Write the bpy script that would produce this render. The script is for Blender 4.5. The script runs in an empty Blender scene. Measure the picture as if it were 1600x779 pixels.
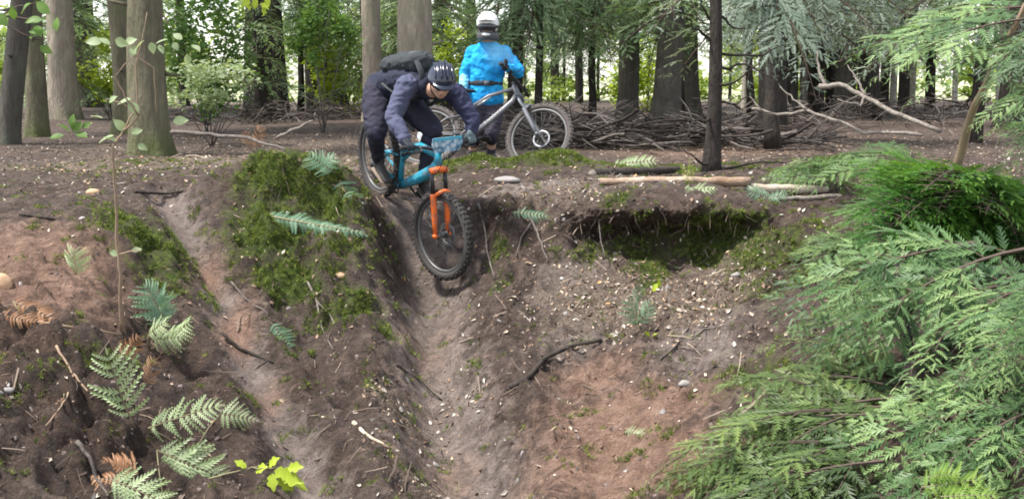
import bpy, math, random
import numpy as np
from mathutils import Vector, Matrix

# ------------------------------------------------------------------ camera, sky, sun, exposure
scene = bpy.context.scene
COL = scene.collection
FPX, CX, CY = 1931.0, 800.0, 389.5          # focal length and centre in photograph pixels
PITCH = math.radians(7.94)
CAM = Vector((0.0, 0.0, 0.95))              # the plateau the riders stand on is z = 0
cam_data = bpy.data.cameras.new('camera')
cam_data.sensor_width = 36.0
cam_data.lens = 36.0 * FPX / 1600.0
cam_data.clip_end = 2000.0
cam = bpy.data.objects.new('camera', cam_data)
COL.objects.link(cam)
cam.location = CAM
cam.rotation_euler = (math.pi / 2 - PITCH, 0, 0)
scene.camera = cam

SUN_EL, SUN_AZ = math.radians(64), math.radians(-100)   # azimuth from +Y, clockwise seen from above
world = bpy.data.worlds.new('World')
scene.world = world
world.use_nodes = True
wn = world.node_tree
sky = wn.nodes.new('ShaderNodeTexSky')
sky.sky_type = 'NISHITA'
sky.sun_disc = False
sky.sun_elevation = SUN_EL
sky.sun_rotation = SUN_AZ
sky.air_density = 1.0
sky.dust_density = 0.6
sky.ozone_density = 0.6
veil = wn.nodes.new('ShaderNodeHueSaturation')      # thin bright cloud: the same sky, less blue
veil.inputs['Saturation'].default_value = 0.4
wn.links.new(sky.outputs[0], veil.inputs['Color'])
wn.links.new(veil.outputs[0], wn.nodes['Background'].inputs[0])
wn.nodes['Background'].inputs[1].default_value = 0.15

sun_data = bpy.data.lights.new('sun', 'SUN')
sun_data.energy = 3.6
sun_data.angle = math.radians(6)
sun_data.color = (1.0, 0.965, 0.91)
sun = bpy.data.objects.new('sun', sun_data)
COL.objects.link(sun)
sdir = Vector((math.sin(SUN_AZ) * math.cos(SUN_EL), math.cos(SUN_AZ) * math.cos(SUN_EL), math.sin(SUN_EL)))
sun.rotation_euler = sdir.to_track_quat('Z', 'Y').to_euler()
scene.view_settings.view_transform = 'Standard'
scene.view_settings.look = 'None'
scene.view_settings.gamma = 1.0
scene.view_settings.exposure = 1.3
scene.cycles.max_bounces = 4
scene.cycles.diffuse_bounces = 2
scene.cycles.transmission_bounces = 2
scene.cycles.transparent_max_bounces = 6
scene.cycles.glossy_bounces = 2
scene.cycles.use_denoising = True
scene.cycles.filter_width = 1.8

rng = np.random.default_rng(7)
random.seed(7)

# ------------------------------------------------------------------ helpers
FWD = Vector((0, math.cos(PITCH), -math.sin(PITCH)))
UPV = Vector((0, math.sin(PITCH), math.cos(PITCH)))

def P(px, py, d):
    """world point seen at photograph pixel (px, py), d metres in front of the camera (along Y)"""
    r = FWD + Vector((1, 0, 0)) * ((px - CX) / FPX) + UPV * ((CY - py) / FPX)
    return CAM + r * (d / r.y)

def V(*a):
    return Vector(a)

def _hash(ix, iy, iz, seed):
    h = (ix * 374761393 + iy * 668265263 + iz * 2147483647 + seed * 974711) & 0xFFFFFFFF
    h = ((h ^ (h >> 13)) * 1274126177) & 0xFFFFFFFF
    h = (h ^ (h >> 16)) & 0xFFFFFFFF
    return h.astype(np.float64) / 4294967295.0

def vnoise(p, seed=0):
    """value noise in -1..1 at points p (N, 3)"""
    p = np.asarray(p, float)
    i = np.floor(p).astype(np.int64)
    f = p - i
    f = f * f * (3 - 2 * f)
    out = 0
    for dx in (0, 1):
        wx = f[:, 0] if dx else 1 - f[:, 0]
        for dy in (0, 1):
            wy = f[:, 1] if dy else 1 - f[:, 1]
            for dz in (0, 1):
                wz = f[:, 2] if dz else 1 - f[:, 2]
                out = out + wx * wy * wz * _hash(i[:, 0] + dx, i[:, 1] + dy, i[:, 2] + dz, seed)
    return out * 2 - 1

def worley(p, scale, seed=0):
    """distance to the nearest and second nearest of jittered cell points, for lumps with crevices between"""
    p = np.asarray(p, float) / scale
    i = np.floor(p).astype(np.int64)
    f1 = np.full(len(p), 9.0)
    f2 = np.full(len(p), 9.0)
    for dx in (-1, 0, 1):
        for dy in (-1, 0, 1):
            for dz in (-1, 0, 1):
                c = i + np.array([dx, dy, dz])
                q = np.stack([c[:, k] + _hash(c[:, 0], c[:, 1], c[:, 2], seed + k) for k in range(3)], 1)
                d = np.sqrt(((q - p) ** 2).sum(1))
                f2 = np.minimum(f2, np.maximum(f1, d))
                f1 = np.minimum(f1, d)
    return f1, f2

def fbm(p, scale, octaves=3, seed=0, gain=0.5):
    p = np.asarray(p, float) / scale
    a, s, out = 1.0, 0.0, 0
    for o in range(octaves):
        out = out + a * vnoise(p + 17.3 * o, seed + o)
        s += a
        a *= gain
        p = p * 2.03
    return out / s

def smooth(e0, e1, x):
    t = np.clip((x - e0) / (e1 - e0), 0, 1)
    return t * t * (3 - 2 * t)

def empty(name, loc, label=None, cat=None, group=None, kind=None, rotz=0.0, scale=1.0):
    o = bpy.data.objects.new(name, None)
    COL.objects.link(o)
    o.location = loc
    o.rotation_euler = (0, 0, rotz)
    o.scale = (scale, scale, scale)
    o.empty_display_size = 0.1
    tag(o, label, cat, group, kind)
    return o

def tag(o, label=None, cat=None, group=None, kind=None):
    if label: o['label'] = label
    if cat: o['category'] = cat
    if group: o['group'] = group
    if kind: o['kind'] = kind
    return o

def link(name, me, parent=None):
    o = bpy.data.objects.new(name, me)
    COL.objects.link(o)
    if parent: o.parent = parent
    return o

def as_list(m):
    return list(m) if isinstance(m, (list, tuple)) else [m]

def np_mesh(name, verts, faces, mats, midx=None, attrs=None, smooth_shade=False):
    """mesh from numpy arrays; faces is (M,3) or (M,4); attrs {name: per-vertex floats}"""
    verts = np.ascontiguousarray(verts, np.float32)
    faces = np.ascontiguousarray(faces, np.int32)
    k = faces.shape[1]
    me = bpy.data.meshes.new(name)
    me.vertices.add(len(verts))
    me.vertices.foreach_set('co', verts.ravel())
    me.loops.add(faces.size)
    me.loops.foreach_set('vertex_index', faces.ravel())
    me.polygons.add(len(faces))
    me.polygons.foreach_set('loop_start', np.arange(0, faces.size, k, dtype=np.int32))
    if midx is not None:
        me.polygons.foreach_set('material_index', np.ascontiguousarray(midx, np.int32))
    me.polygons.foreach_set('use_smooth', np.full(len(faces), smooth_shade, bool))
    for m in as_list(mats): me.materials.append(m)
    for n, a in (attrs or {}).items():
        at = me.attributes.new(n, 'FLOAT', 'POINT')
        at.data.foreach_set('value', np.ascontiguousarray(a, np.float32))
    me.update(calc_edges=True)
    me.validate()
    return me

def basis(x, up):
    """3x3 matrix with columns x, y, z: x along the given direction, z as near to up as it gets"""
    x = Vector(x).normalized()
    up = Vector(up)
    z = up - x * up.dot(x)
    if z.length < 1e-6:
        z = Vector((0, 0, 1)) - x * x.z
        if z.length < 1e-6: z = Vector((0, 1, 0))
    z.normalize()
    y = z.cross(x)
    return Matrix((x, y, z)).transposed()

class MB:
    """collects shapes and links them as one mesh"""
    def __init__(s):
        s.v, s.f, s.m = [], [], []
    def add(s, vs, fs, mi=0):
        o = len(s.v)
        s.v += [Vector(a) for a in vs]
        s.f += [tuple(i + o for i in f) for f in fs]
        s.m += [mi] * len(fs)
        return s
    def tube(s, pts, rad, n=8, ref=None, caps=True, mi=0):
        pts = [Vector(p) for p in pts]
        if not isinstance(rad, (list, tuple)): rad = [rad] * len(pts)
        rad = [(r, r) if not isinstance(r, (list, tuple)) else r for r in rad]
        vs, fs = [], []
        prev = None
        for i, p in enumerate(pts):
            t = (pts[min(i + 1, len(pts) - 1)] - pts[max(i - 1, 0)])
            t = t.normalized() if t.length > 1e-9 else Vector((0, 0, 1))
            a = Vector(ref) if ref is not None else (prev if prev is not None else (Vector((0, 0, 1)) if abs(t.z) < 0.9 else Vector((1, 0, 0))))
            a = a - t * a.dot(t)
            if a.length < 1e-6: a = t.orthogonal()
            a.normalize()
            prev = a
            b = t.cross(a)
            for k in range(n):
                an = 2 * math.pi * k / n
                vs.append(p + a * (rad[i][0] * math.cos(an)) + b * (rad[i][1] * math.sin(an)))
        for i in range(len(pts) - 1):
            for k in range(n):
                fs.append((i * n + k, i * n + (k + 1) % n, (i + 1) * n + (k + 1) % n, (i + 1) * n + k))
        if caps:
            fs.append(tuple(range(n - 1, -1, -1)))
            fs.append(tuple((len(pts) - 1) * n + k for k in range(n)))
        return s.add(vs, fs, mi)
    def ellip(s, c, r, axes=None, seg=14, rings=8, mi=0, lo=0.0, hi=math.pi):
        if not isinstance(r, (list, tuple)): r = (r, r, r)
        A = axes or Matrix.Identity(3)
        c = Vector(c)
        vs, fs = [], []
        for i in range(rings + 1):
            th = lo + (hi - lo) * i / rings
            for k in range(seg):
                ph = 2 * math.pi * k / seg
                vs.append(c + A @ Vector((r[0] * math.sin(th) * math.cos(ph), r[1] * math.sin(th) * math.sin(ph), r[2] * math.cos(th))))
        for i in range(rings):
            for k in range(seg):
                fs.append((i * seg + k, (i + 1) * seg + k, (i + 1) * seg + (k + 1) % seg, i * seg + (k + 1) % seg))
        return s.add(vs, fs, mi)
    def box(s, c, h, axes=None, mi=0):
        A = axes or Matrix.Identity(3)
        c = Vector(c)
        vs = [c + A @ Vector((x * h[0], y * h[1], z * h[2])) for x in (-1, 1) for y in (-1, 1) for z in (-1, 1)]
        return s.add(vs, [(0, 1, 3, 2), (4, 6, 7, 5), (0, 4, 5, 1), (2, 3, 7, 6), (0, 2, 6, 4), (1, 5, 7, 3)], mi)
    def torus(s, c, axis, R, r, n=40, k=8, mi=0):
        if not isinstance(r, (list, tuple)): r = (r, r)
        c = Vector(c)
        ax = Vector(axis).normalized()
        a = ax.orthogonal().normalized()
        b = ax.cross(a)
        vs, fs = [], []
        for i in range(n):
            t = 2 * math.pi * i / n
            d = a * math.cos(t) + b * math.sin(t)
            for j in range(k):
                u = 2 * math.pi * j / k
                vs.append(c + d * (R + r[0] * math.cos(u)) + ax * (r[1] * math.sin(u)))
        for i in range(n):
            for j in range(k):
                fs.append((i * k + j, ((i + 1) % n) * k + j, ((i + 1) % n) * k + (j + 1) % k, i * k + (j + 1) % k))
        return s.add(vs, fs, mi)
    def xform(s, M):
        s.v = [M @ p for p in s.v]
        return s
    def mesh(s, name, mats, off=None, smooth_shade=True):
        me = bpy.data.meshes.new(name)
        vs = [p - off for p in s.v] if off is not None else s.v
        me.from_pydata([tuple(p) for p in vs], [], s.f)
        for m in as_list(mats): me.materials.append(m)
        me.polygons.foreach_set('material_index', s.m)
        me.polygons.foreach_set('use_smooth', [smooth_shade] * len(s.f))
        me.update()
        return me
    def build(s, name, mats, parent=None, smooth_shade=True, local=False):
        off = None if (parent is None or local) else world_loc(parent)
        return link(name, s.mesh(name, mats, off, smooth_shade), parent)

def world_loc(o):
    p = Vector((0, 0, 0))
    while o is not None:
        p += o.location
        o = o.parent
    return p

def fuse(name, mb, voxel, mats, parent=None, iters=6, factor=0.5, folds=0.0):
    """one continuous skin over all the closed shapes collected in mb"""
    tmp = link('tmp', mb.mesh('tmp', mats))
    r = tmp.modifiers.new('r', 'REMESH')
    r.mode = 'VOXEL'
    r.voxel_size = voxel
    r.use_smooth_shade = True
    if iters:
        sm = tmp.modifiers.new('s', 'SMOOTH')
        sm.iterations = iters
        sm.factor = factor
    dg = bpy.context.evaluated_depsgraph_get()
    me = bpy.data.meshes.new_from_object(tmp.evaluated_get(dg))
    bpy.data.objects.remove(tmp)
    me.name = name
    if folds:                                        # creases in cloth
        n = len(me.vertices)
        co = np.empty(n * 3); me.vertices.foreach_get('co', co); co = co.reshape(-1, 3)
        no = np.empty(n * 3); me.vertex_normals.foreach_get('vector', no); no = no.reshape(-1, 3)
        q = co * np.array([1, 1, 1.5]) + 0.05 * fbm(co, 0.12, 2, 91)[:, None]
        w = (1 - np.abs(fbm(q, 0.075, 2, 92)) * 2.5) * 0.8 + fbm(q, 0.03, 2, 93) * 0.5
        me.vertices.foreach_set('co', (co + no * (w * folds)[:, None]).ravel())
        me.update()
    if parent is not None:
        me.transform(Matrix.Translation(-world_loc(parent)))
    me.materials.clear()
    for m in as_list(mats): me.materials.append(m)
    me.polygons.foreach_set('use_smooth', [True] * len(me.polygons))
    return link(name, me, parent)

# ------------------------------------------------------------------ materials
class NT:
    def __init__(s, name):
        s.mat = bpy.data.materials.new(name)
        s.mat.use_nodes = True
        s.t = s.mat.node_tree
        s.b = s.t.nodes['Principled BSDF']
        s.out = s.t.nodes['Material Output']
    def n(s, typ, **kw):
        nd = s.t.nodes.new(typ)
        for k, v in kw.items(): setattr(nd, k, v)
        return nd
    def l(s, a, b):
        s.t.links.new(a, b)
    def pos(s, obj=True):
        return s.n('ShaderNodeTexCoord').outputs['Object' if obj else 'Generated']
    def noise(s, scale, detail=4, rough=0.55, vec=None, dist=0.0):
        nd = s.n('ShaderNodeTexNoise')
        nd.inputs['Scale'].default_value = scale
        nd.inputs['Detail'].default_value = detail
        nd.inputs['Roughness'].default_value = rough
        nd.inputs['Distortion'].default_value = dist
        s.l(vec if vec is not None else s.pos(), nd.inputs['Vector'])
        return nd.outputs['Fac']
    def ramp(s, fac, stops):
        nd = s.n('ShaderNodeValToRGB')
        cr = nd.color_ramp
        while len(cr.elements) < len(stops): cr.elements.new(0.5)
        for e, (p, c) in zip(cr.elements, stops):
            e.position = p
            e.color = (*c, 1) if not isinstance(c, (int, float)) else (c, c, c, 1)
        s.l(fac, nd.inputs['Fac'])
        return nd.outputs['Color']
    def mix(s, fac, a, b, mode='MIX'):
        nd = s.n('ShaderNodeMix', data_type='RGBA', blend_type=mode)
        for sock, val in ((nd.inputs[0], fac), (nd.inputs[6], a), (nd.inputs[7], b)):
            if isinstance(val, (int, float)): sock.default_value = val
            elif isinstance(val, tuple): sock.default_value = (*val, 1)
            else: s.l(val, sock)
        return nd.outputs[2]
    def math(s, op, a, b=None):
        nd = s.n('ShaderNodeMath', operation=op)
        for i, val in enumerate((a, b)):
            if val is None: continue
            if isinstance(val, (int, float)): nd.inputs[i].default_value = val
            else: s.l(val, nd.inputs[i])
        return nd.outputs[0]
    def attr(s, name):
        return s.n('ShaderNodeAttribute', attribute_name=name).outputs['Fac']
    def bump(s, h, strength=0.5, dist=0.02):
        nd = s.n('ShaderNodeBump')
        nd.inputs['Strength'].default_value = strength
        nd.inputs['Distance'].default_value = dist
        s.l(h, nd.inputs['Height'])
        s.l(nd.outputs[0], s.b.inputs['Normal'])
    def color(s, c):
        if isinstance(c, tuple): s.b.inputs['Base Color'].default_value = (*c, 1)
        else: s.l(c, s.b.inputs['Base Color'])
    def rough(s, r):
        if isinstance(r, (int, float)): s.b.inputs['Roughness'].default_value = r
        else: s.l(r, s.b.inputs['Roughness'])
    def spec(s, v):
        s.b.inputs['Specular IOR Level'].default_value = v

def mat_plain(name, c, c2=None, rough=0.6, scale=20, metal=0.0, bump=0.0, spec=0.4):
    t = NT(name)
    c2 = c2 or tuple(x * 0.6 for x in c)
    f = t.noise(scale, 5, 0.6)
    t.color(t.mix(f, c2, c))
    t.rough(rough)
    t.spec(spec)
    t.b.inputs['Metallic'].default_value = metal
    if bump: t.bump(f, bump, 0.01)
    return t.mat

def mat_leaf(name, dark, light, tip=None, trans=0.35, rough=0.5):
    """foliage: colour runs from dark to light with a per-leaf tint, part of the light comes through"""
    t = NT(name)
    tint = t.attr('tint')
    nz = t.noise(3.0, 3, 0.6)
    f = t.math('ADD', t.math('MULTIPLY', tint, 0.7), t.math('MULTIPLY', nz, 0.35))
    col = t.ramp(f, [(0.1, dark), (0.62, light), (1.0, tip or light)])
    t.color(col)
    t.rough(rough)
    t.spec(0.35)
    tr = t.n('ShaderNodeBsdfTranslucent')
    t.l(t.mix(1.0, col, (1.0, 1.0, 0.55), 'MULTIPLY'), tr.inputs['Color'])
    mx = t.n('ShaderNodeMixShader')
    mx.inputs[0].default_value = trans
    t.l(t.b.outputs[0], mx.inputs[1])
    t.l(tr.outputs[0], mx.inputs[2])
    t.l(mx.outputs[0], t.out.inputs['Surface'])
    return t.mat

def mat_bark(name, dark, light, moss=None, scale=9.0, stretch=0.25, spots=None, mossh=0.6, bump=0.6):
    t = NT(name)
    mp = t.n('ShaderNodeMapping')
    mp.inputs['Scale'].default_value = (1, 1, stretch)
    t.l(t.pos(), mp.inputs['Vector'])
    f = t.noise(scale, 6, 0.65, mp.outputs[0], 0.4)
    g = t.noise(scale * 3.2, 4, 0.7, mp.outputs[0])
    col = t.ramp(f, [(0.32, dark), (0.68, light)])
    col = t.mix(t.ramp(g, [(0.35, 0.0), (0.6, 0.45)]), col, dark)
    if spots:
        s = t.noise(2.3, 4, 0.6)
        col = t.mix(t.ramp(s, [(0.5, 0.0), (0.66, 0.8)]), col, spots)
    if moss:
        sep = t.n('ShaderNodeSeparateXYZ')
        t.l(t.pos(), sep.inputs[0])
        h = t.math('SUBTRACT', mossh, sep.outputs['Z'])
        k = t.math('ADD', h, t.math('MULTIPLY', t.noise(4.0, 4), 0.9))
        col = t.mix(t.ramp(k, [(0.35, 0.0), (1.15, 0.75)]), col, moss)
    col = t.mix(t.ramp(t.noise(1.4, 5, 0.7, t.pos(), 1.0), [(0.35, 0.0), (0.7, 0.55)]), col, dark)
    t.color(col)
    t.rough(0.9)
    t.spec(0.2)
    t.bump(t.math('ADD', f, t.math('MULTIPLY', g, 0.8)), min(1.0, bump * 1.6), 0.05)
    return t.mat

MB_PALE = mat_bark('bark_pale', (0.22, 0.18, 0.14), (0.52, 0.45, 0.36), moss=(0.10, 0.12, 0.035), spots=(0.26, 0.26, 0.17), mossh=0.25)
MB_LICHEN = mat_bark('bark_lichen', (0.10, 0.09, 0.06), (0.27, 0.235, 0.16), moss=(0.085, 0.11, 0.025), spots=(0.16, 0.17, 0.085), mossh=0.45)
MB_DARK = mat_bark('bark_dark', (0.028, 0.023, 0.02), (0.085, 0.07, 0.058), scale=14)
MB_GREY = mat_bark('bark_grey', (0.07, 0.062, 0.052), (0.17, 0.15, 0.125), scale=12, spots=(0.12, 0.13, 0.095))
MB_BIRCH = mat_bark('bark_birch', (0.25, 0.22, 0.18), (0.68, 0.63, 0.55), scale=5, stretch=2.5)
M_DEADWOOD = mat_bark('dead_wood', (0.12, 0.10, 0.085), (0.40, 0.35, 0.30), scale=16, stretch=1.0, bump=0.3)
M_GREYWOOD = mat_bark('grey_dead_wood', (0.09, 0.075, 0.066), (0.26, 0.22, 0.195), scale=16, stretch=1.0, bump=0.3)
M_PALEWOOD = mat_bark('pale_wood', (0.36, 0.28, 0.20), (0.74, 0.65, 0.54), scale=7, stretch=1.0, bump=0.3)
M_ORANGEWOOD = mat_bark('orange_wood', (0.22, 0.14, 0.09), (0.52, 0.42, 0.33), scale=5, stretch=1.0, bump=0.3)
M_DARKWOOD = mat_bark('dark_wood', (0.03, 0.024, 0.02), (0.10, 0.08, 0.068), scale=20, stretch=1.0, bump=0.3)
M_TANTWIG = mat_plain('tan_twig', (0.36, 0.26, 0.17), (0.20, 0.13, 0.085), 0.8, 40)
M_STEM = mat_plain('green_stem', (0.25, 0.22, 0.12), (0.14, 0.12, 0.06), 0.7, 40)
M_TWIG = mat_plain('brown_twig', (0.10, 0.07, 0.05), (0.05, 0.035, 0.028), 0.85, 40)
L_CEDAR = mat_leaf('leaf_cedar', (0.022, 0.052, 0.018), (0.09, 0.165, 0.05), (0.25, 0.36, 0.11))
L_CEDARBLUE = mat_leaf('leaf_cedar_blue', (0.018, 0.046, 0.016), (0.10, 0.185, 0.065), (0.33, 0.45, 0.17))
L_RICH = mat_leaf('leaf_rich_green', (0.022, 0.078, 0.016), (0.07, 0.185, 0.03), (0.17, 0.31, 0.05))
L_OLIVE = mat_leaf('leaf_olive', (0.030, 0.056, 0.016), (0.105, 0.16, 0.045), (0.23, 0.30, 0.08))
L_BACK = mat_leaf('leaf_conifer_back', (0.09, 0.155, 0.075), (0.23, 0.33, 0.18), (0.38, 0.47, 0.28), trans=0.5)
L_SILVER = mat_leaf('leaf_conifer_silver', (0.09, 0.125, 0.09), (0.24, 0.30, 0.235), (0.38, 0.44, 0.35), trans=0.4)
L_BROAD = mat_leaf('leaf_broad', (0.06, 0.12, 0.03), (0.15, 0.26, 0.06), (0.28, 0.40, 0.10), trans=0.5)
L_FERN = mat_leaf('leaf_fern', (0.17, 0.25, 0.10), (0.40, 0.49, 0.26), (0.56, 0.62, 0.40), trans=0.35)
L_FERNBLUE = mat_leaf('leaf_fern_blue', (0.08, 0.17, 0.10), (0.21, 0.35, 0.22), (0.34, 0.47, 0.30), trans=0.35)
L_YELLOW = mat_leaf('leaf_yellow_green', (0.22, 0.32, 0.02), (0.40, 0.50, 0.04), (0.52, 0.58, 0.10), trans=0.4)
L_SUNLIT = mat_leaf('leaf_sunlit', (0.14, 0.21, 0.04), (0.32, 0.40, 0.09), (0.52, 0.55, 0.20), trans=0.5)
L_LIME = mat_leaf('leaf_lime', (0.10, 0.19, 0.025), (0.22, 0.34, 0.06), (0.34, 0.45, 0.11), trans=0.4)
L_DEAD = mat_leaf('leaf_dead_bracken', (0.20, 0.085, 0.035), (0.40, 0.20, 0.10), (0.52, 0.33, 0.19), trans=0.25)
L_PALE = mat_leaf('leaf_pale', (0.20, 0.27, 0.14), (0.36, 0.44, 0.25), (0.52, 0.56, 0.38), trans=0.45)

# ------------------------------------------------------------------ the ground: a bowl dug into a wooded plateau
CTRL_PX = [
    # earth bank on the left, nearest to the camera at the bottom
    (0, 245, 14.5), (0, 330, 9.0), (0, 400, 8.2), (0, 480, 7.5), (0, 560, 7.05), (0, 650, 6.55), (0, 779, 6.0),
    (-150, 330, 9.0), (-150, 480, 7.3), (-150, 650, 6.3),
    (120, 330, 9.2), (120, 400, 8.5), (120, 480, 7.9), (120, 560, 7.4), (120, 650, 6.8), (120, 779, 6.2),
    (215, 345, 9.25), (230, 400, 8.95), (240, 450, 8.7), (250, 520, 8.3), (240, 600, 7.7), (250, 700, 7.0), (260, 779, 6.55),
    # worn line running down beside it
    (285, 345, 9.55), (320, 410, 9.1), (365, 490, 8.6), (415, 590, 7.9), (455, 680, 7.35), (500, 779, 6.75),
    (370, 380, 9.5), (390, 450, 9.1), (440, 530, 8.75), (500, 600, 8.35), (545, 680, 7.7), (590, 779, 6.85),
    # mossy stump mound
    (385, 250, 10.3), (450, 238, 10.4), (500, 258, 10.3), (545, 288, 10.2), (385, 300, 9.95), (395, 350, 9.65), (430, 300, 9.95), (480, 300, 9.95),
    (420, 400, 9.45), (480, 350, 9.7), (540, 370, 9.75), (470, 450, 9.2), (540, 450, 9.3), (585, 400, 9.7), (520, 530, 8.85), (590, 530, 8.75), (600, 470, 9.2),
    (580, 310, 10.45),
    # the steep chute under the bicycle
    (640, 480, 9.45), (690, 470, 9.55), (690, 520, 9.15), (690, 600, 8.4), (720, 690, 7.5), (740, 779, 6.7), (620, 590, 8.45), (640, 690, 7.5),
    (600, 410, 9.95),
    (745, 312, 10.6), (762, 350, 10.2), (775, 400, 9.95), (785, 460, 9.55), (795, 540, 8.9), (800, 600, 8.35), (810, 690, 7.5),
    # crumbling edge in the middle
    (750, 290, 10.95), (820, 298, 10.6), (880, 306, 10.4), (840, 350, 10.1), (870, 420, 9.6), (870, 500, 9.0), (880, 560, 8.5), (900, 640, 7.8), (900, 779, 6.6),
    (830, 300, 10.5),
    # lip and hollow on the right
    (900, 318, 10.0), (1000, 322, 9.85), (1100, 320, 9.85), (1170, 330, 9.75), (950, 320, 9.9), (1050, 322, 9.85),
    (915, 395, 9.75), (960, 412, 9.62), (1030, 428, 9.58), (1100, 430, 9.58), (1150, 415, 9.55),
    (960, 470, 9.1), (1050, 480, 9.0), (1130, 470, 8.9), (1000, 560, 8.2), (1100, 560, 7.9), (980, 640, 7.5), (1000, 720, 6.8), (1010, 779, 6.4), (1100, 680, 6.8), (1120, 779, 6.1),
    # bank under the cedar on the right
    (1210, 380, 9.2), (1210, 450, 8.4), (1250, 560, 7.4), (1250, 720, 6.2), (1400, 400, 8.3), (1400, 600, 6.5), (1400, 779, 5.5),
    (1600, 400, 7.4), (1600, 600, 5.9), (1600, 779, 5.1), (1250, 310, 10.2), (1400, 320, 9.5), (1600, 330, 8.9), (1750, 450, 7.0),
]
CTRL_W = [
    (-1.23, 11.03, -0.10), (-1.0, 10.75, -0.16), (-0.85, 10.45, -0.42), (-0.67, 10.15, -0.69),
    (-3, 1, -0.62), (0, 1, -0.75), (3, 1, -0.5), (0, 4, -1.42), (-2, 4, -1.2), (2.2, 4, -1.1), (0, 5.5, -1.43),
    (-7, 9, 0.1), (-7, 6, -0.2), (7, 9, 0.1), (7, 6, 0.1), (-8, 13, 0), (8, 13, 0), (-5, 13, 0), (-2.5, 13, 0), (0, 13, 0), (2, 13, 0), (4.5, 13, 0),
    (-8, 3, 0), (8, 3, 0), (-12, 0, 0.1), (12, 0, 0.1), (-12, 8, 0), (12, 8, 0), (-12, 15, 0), (12, 15, 0), (0, 17, 0), (-6, 17, 0), (6, 17, 0),
    (-3.2, 11, 0), (-2.2, 11.4, 0.02), (-1.6, 11.6, 0.0), (-1.0, 11.6, 0.0), (-0.3, 11.5, 0.02), (1, 11.3, 0.0), (2.4, 11, 0.0), (3.8, 11, 0.05), (0.6, 11.9, 0.08), (-0.1, 12.0, 0.10),
]
ctrl = np.array([tuple(P(*c)) for c in CTRL_PX] + CTRL_W)
CX_, CZ_ = ctrl[:, :2], ctrl[:, 2]

def _rbf_fit():
    n = len(ctrl)
    r = np.linalg.norm(CX_[:, None] - CX_[None], axis=2)
    A = np.zeros((n + 3, n + 3))
    A[:n, :n] = r - 0.02 * np.eye(n)
    A[:n, n] = 1
    A[:n, n + 1:] = CX_
    A[n:, :n] = A[:n, n:].T
    return np.linalg.solve(A, np.concatenate([CZ_, [0, 0, 0]]))
RBF = _rbf_fit()

def height0(x, y):
    """smooth ground height (no small relief)"""
    x, y = np.atleast_1d(np.asarray(x, float)), np.atleast_1d(np.asarray(y, float))
    out = np.zeros(len(x))
    n = len(ctrl)
    near = y < 19
    xs, ys = x[near], y[near]
    z = RBF[n] + RBF[n + 1] * xs + RBF[n + 2] * ys
    for k in range(n):
        z = z + RBF[k] * np.sqrt((xs - CX_[k, 0]) ** 2 + (ys - CX_[k, 1]) ** 2 + 1e-4)
    w = (1 - smooth(12.5, 17.5, ys)) * (1 - smooth(7.5, 13, np.abs(xs)))
    out[near] = z * w
    return out

def blob(x, y, spots):
    m = np.zeros(len(x))
    for (bx, by, rx, ry, a) in spots:
        m = np.maximum(m, a * np.exp(-(((x - bx) / rx) ** 2 + ((y - by) / ry) ** 2)))
    return m

def W(px, py, d, rx, ry, a=1.0):
    p = P(px, py, d)
    return (p.x, p.y, rx, ry, a)

MOSS = [W(430, 290, 10.0, .42, .38), W(420, 380, 9.5, .42, .34), W(510, 340, 9.85, .36, .4, .85), W(450, 460, 9.2, .34, .28, .9), W(550, 520, 8.95, .36, .28, .75), W(530, 430, 9.4, .3, .25, .6), W(480, 290, 10.1, .3, .3, .8),
        W(215, 385, 9.0, .45, .32, .85), W(250, 430, 8.8, .3, .3, .7), W(1230, 380, 9.0, .4, .5, .7), W(1200, 450, 8.4, .3, .4, .55), W(590, 640, 8.0, .14, .12, .6), W(540, 300, 10.2, .2, .25, .6), W(750, 260, 12.2, .55, .45, .95), W(850, 268, 12.0, .55, .40, 1.0),
        W(910, 245, 13.2, .6, .6, .6), W(1010, 400, 9.64, .75, .13, .62), W(1130, 400, 9.62, .4, .2, .9), W(1180, 390, 9.2, .3, .5, .8), W(1100, 330, 9.75, .12, .1, .9),
        W(780, 420, 9.8, .1, .12, .6), W(780, 480, 9.5, .12, .1, .6), W(1020, 440, 9.4, .2, .14, .7), W(970, 320, 10.0, .12, .1, .8), W(540, 215, 14.5, .6, .6, .5),
        W(160, 560, 7.3, .2, .15, .4), W(1170, 590, 7.4, .3, .4, .5), W(1120, 760, 6.3, .35, .35, .7), W(230, 240, 13.8, .7, .5, .7), W(1000, 215, 16.5, 2.5, 1.2, .45), W(960, 255, 13.0, 1.2, .6, .6), W(1080, 262, 12.6, .8, .5, .5), W(690, 250, 12.4, .3, .4, .6)]
CLAY = [W(60, 400, 8.3, .7, .6, .8), W(150, 470, 7.9, .5, .5, .5), W(320, 410, 9.1, .18, .3, .8), W(370, 490, 8.6, .16, .35, .9), W(415, 590, 7.9, .16, .35, .6),
        W(650, 520, 9.1, .3, .4, .45), W(690, 470, 9.5, .22, .25, .35), W(650, 600, 8.4, .35, .3, .3), W(960, 680, 7.2, .5, .7, 1.0), W(1010, 740, 6.7, .45, .5, 1.0), W(930, 610, 8.0, .35, .3, .6),
        W(1260, 720, 6.2, .35, .3, .95), W(700, 690, 7.5, .3, .4, .45), W(50, 520, 7.2, .25, .3, .6), W(1060, 225, 15.5, 1.6, 1.0, .8), W(30, 440, 7.9, .6, .5, 1.0), W(120, 420, 8.4, .5, .4, .8), W(960, 740, 6.7, .6, .6, 1.0), W(990, 660, 7.3, .55, .5, 1.0), W(930, 600, 8.0, .35, .35, .8), W(900, 700, 7.2, .25, .5, .7), W(1100, 740, 6.3, .4, .4, .8), W(30, 540, 7.1, .2, .25, .7)]
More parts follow.
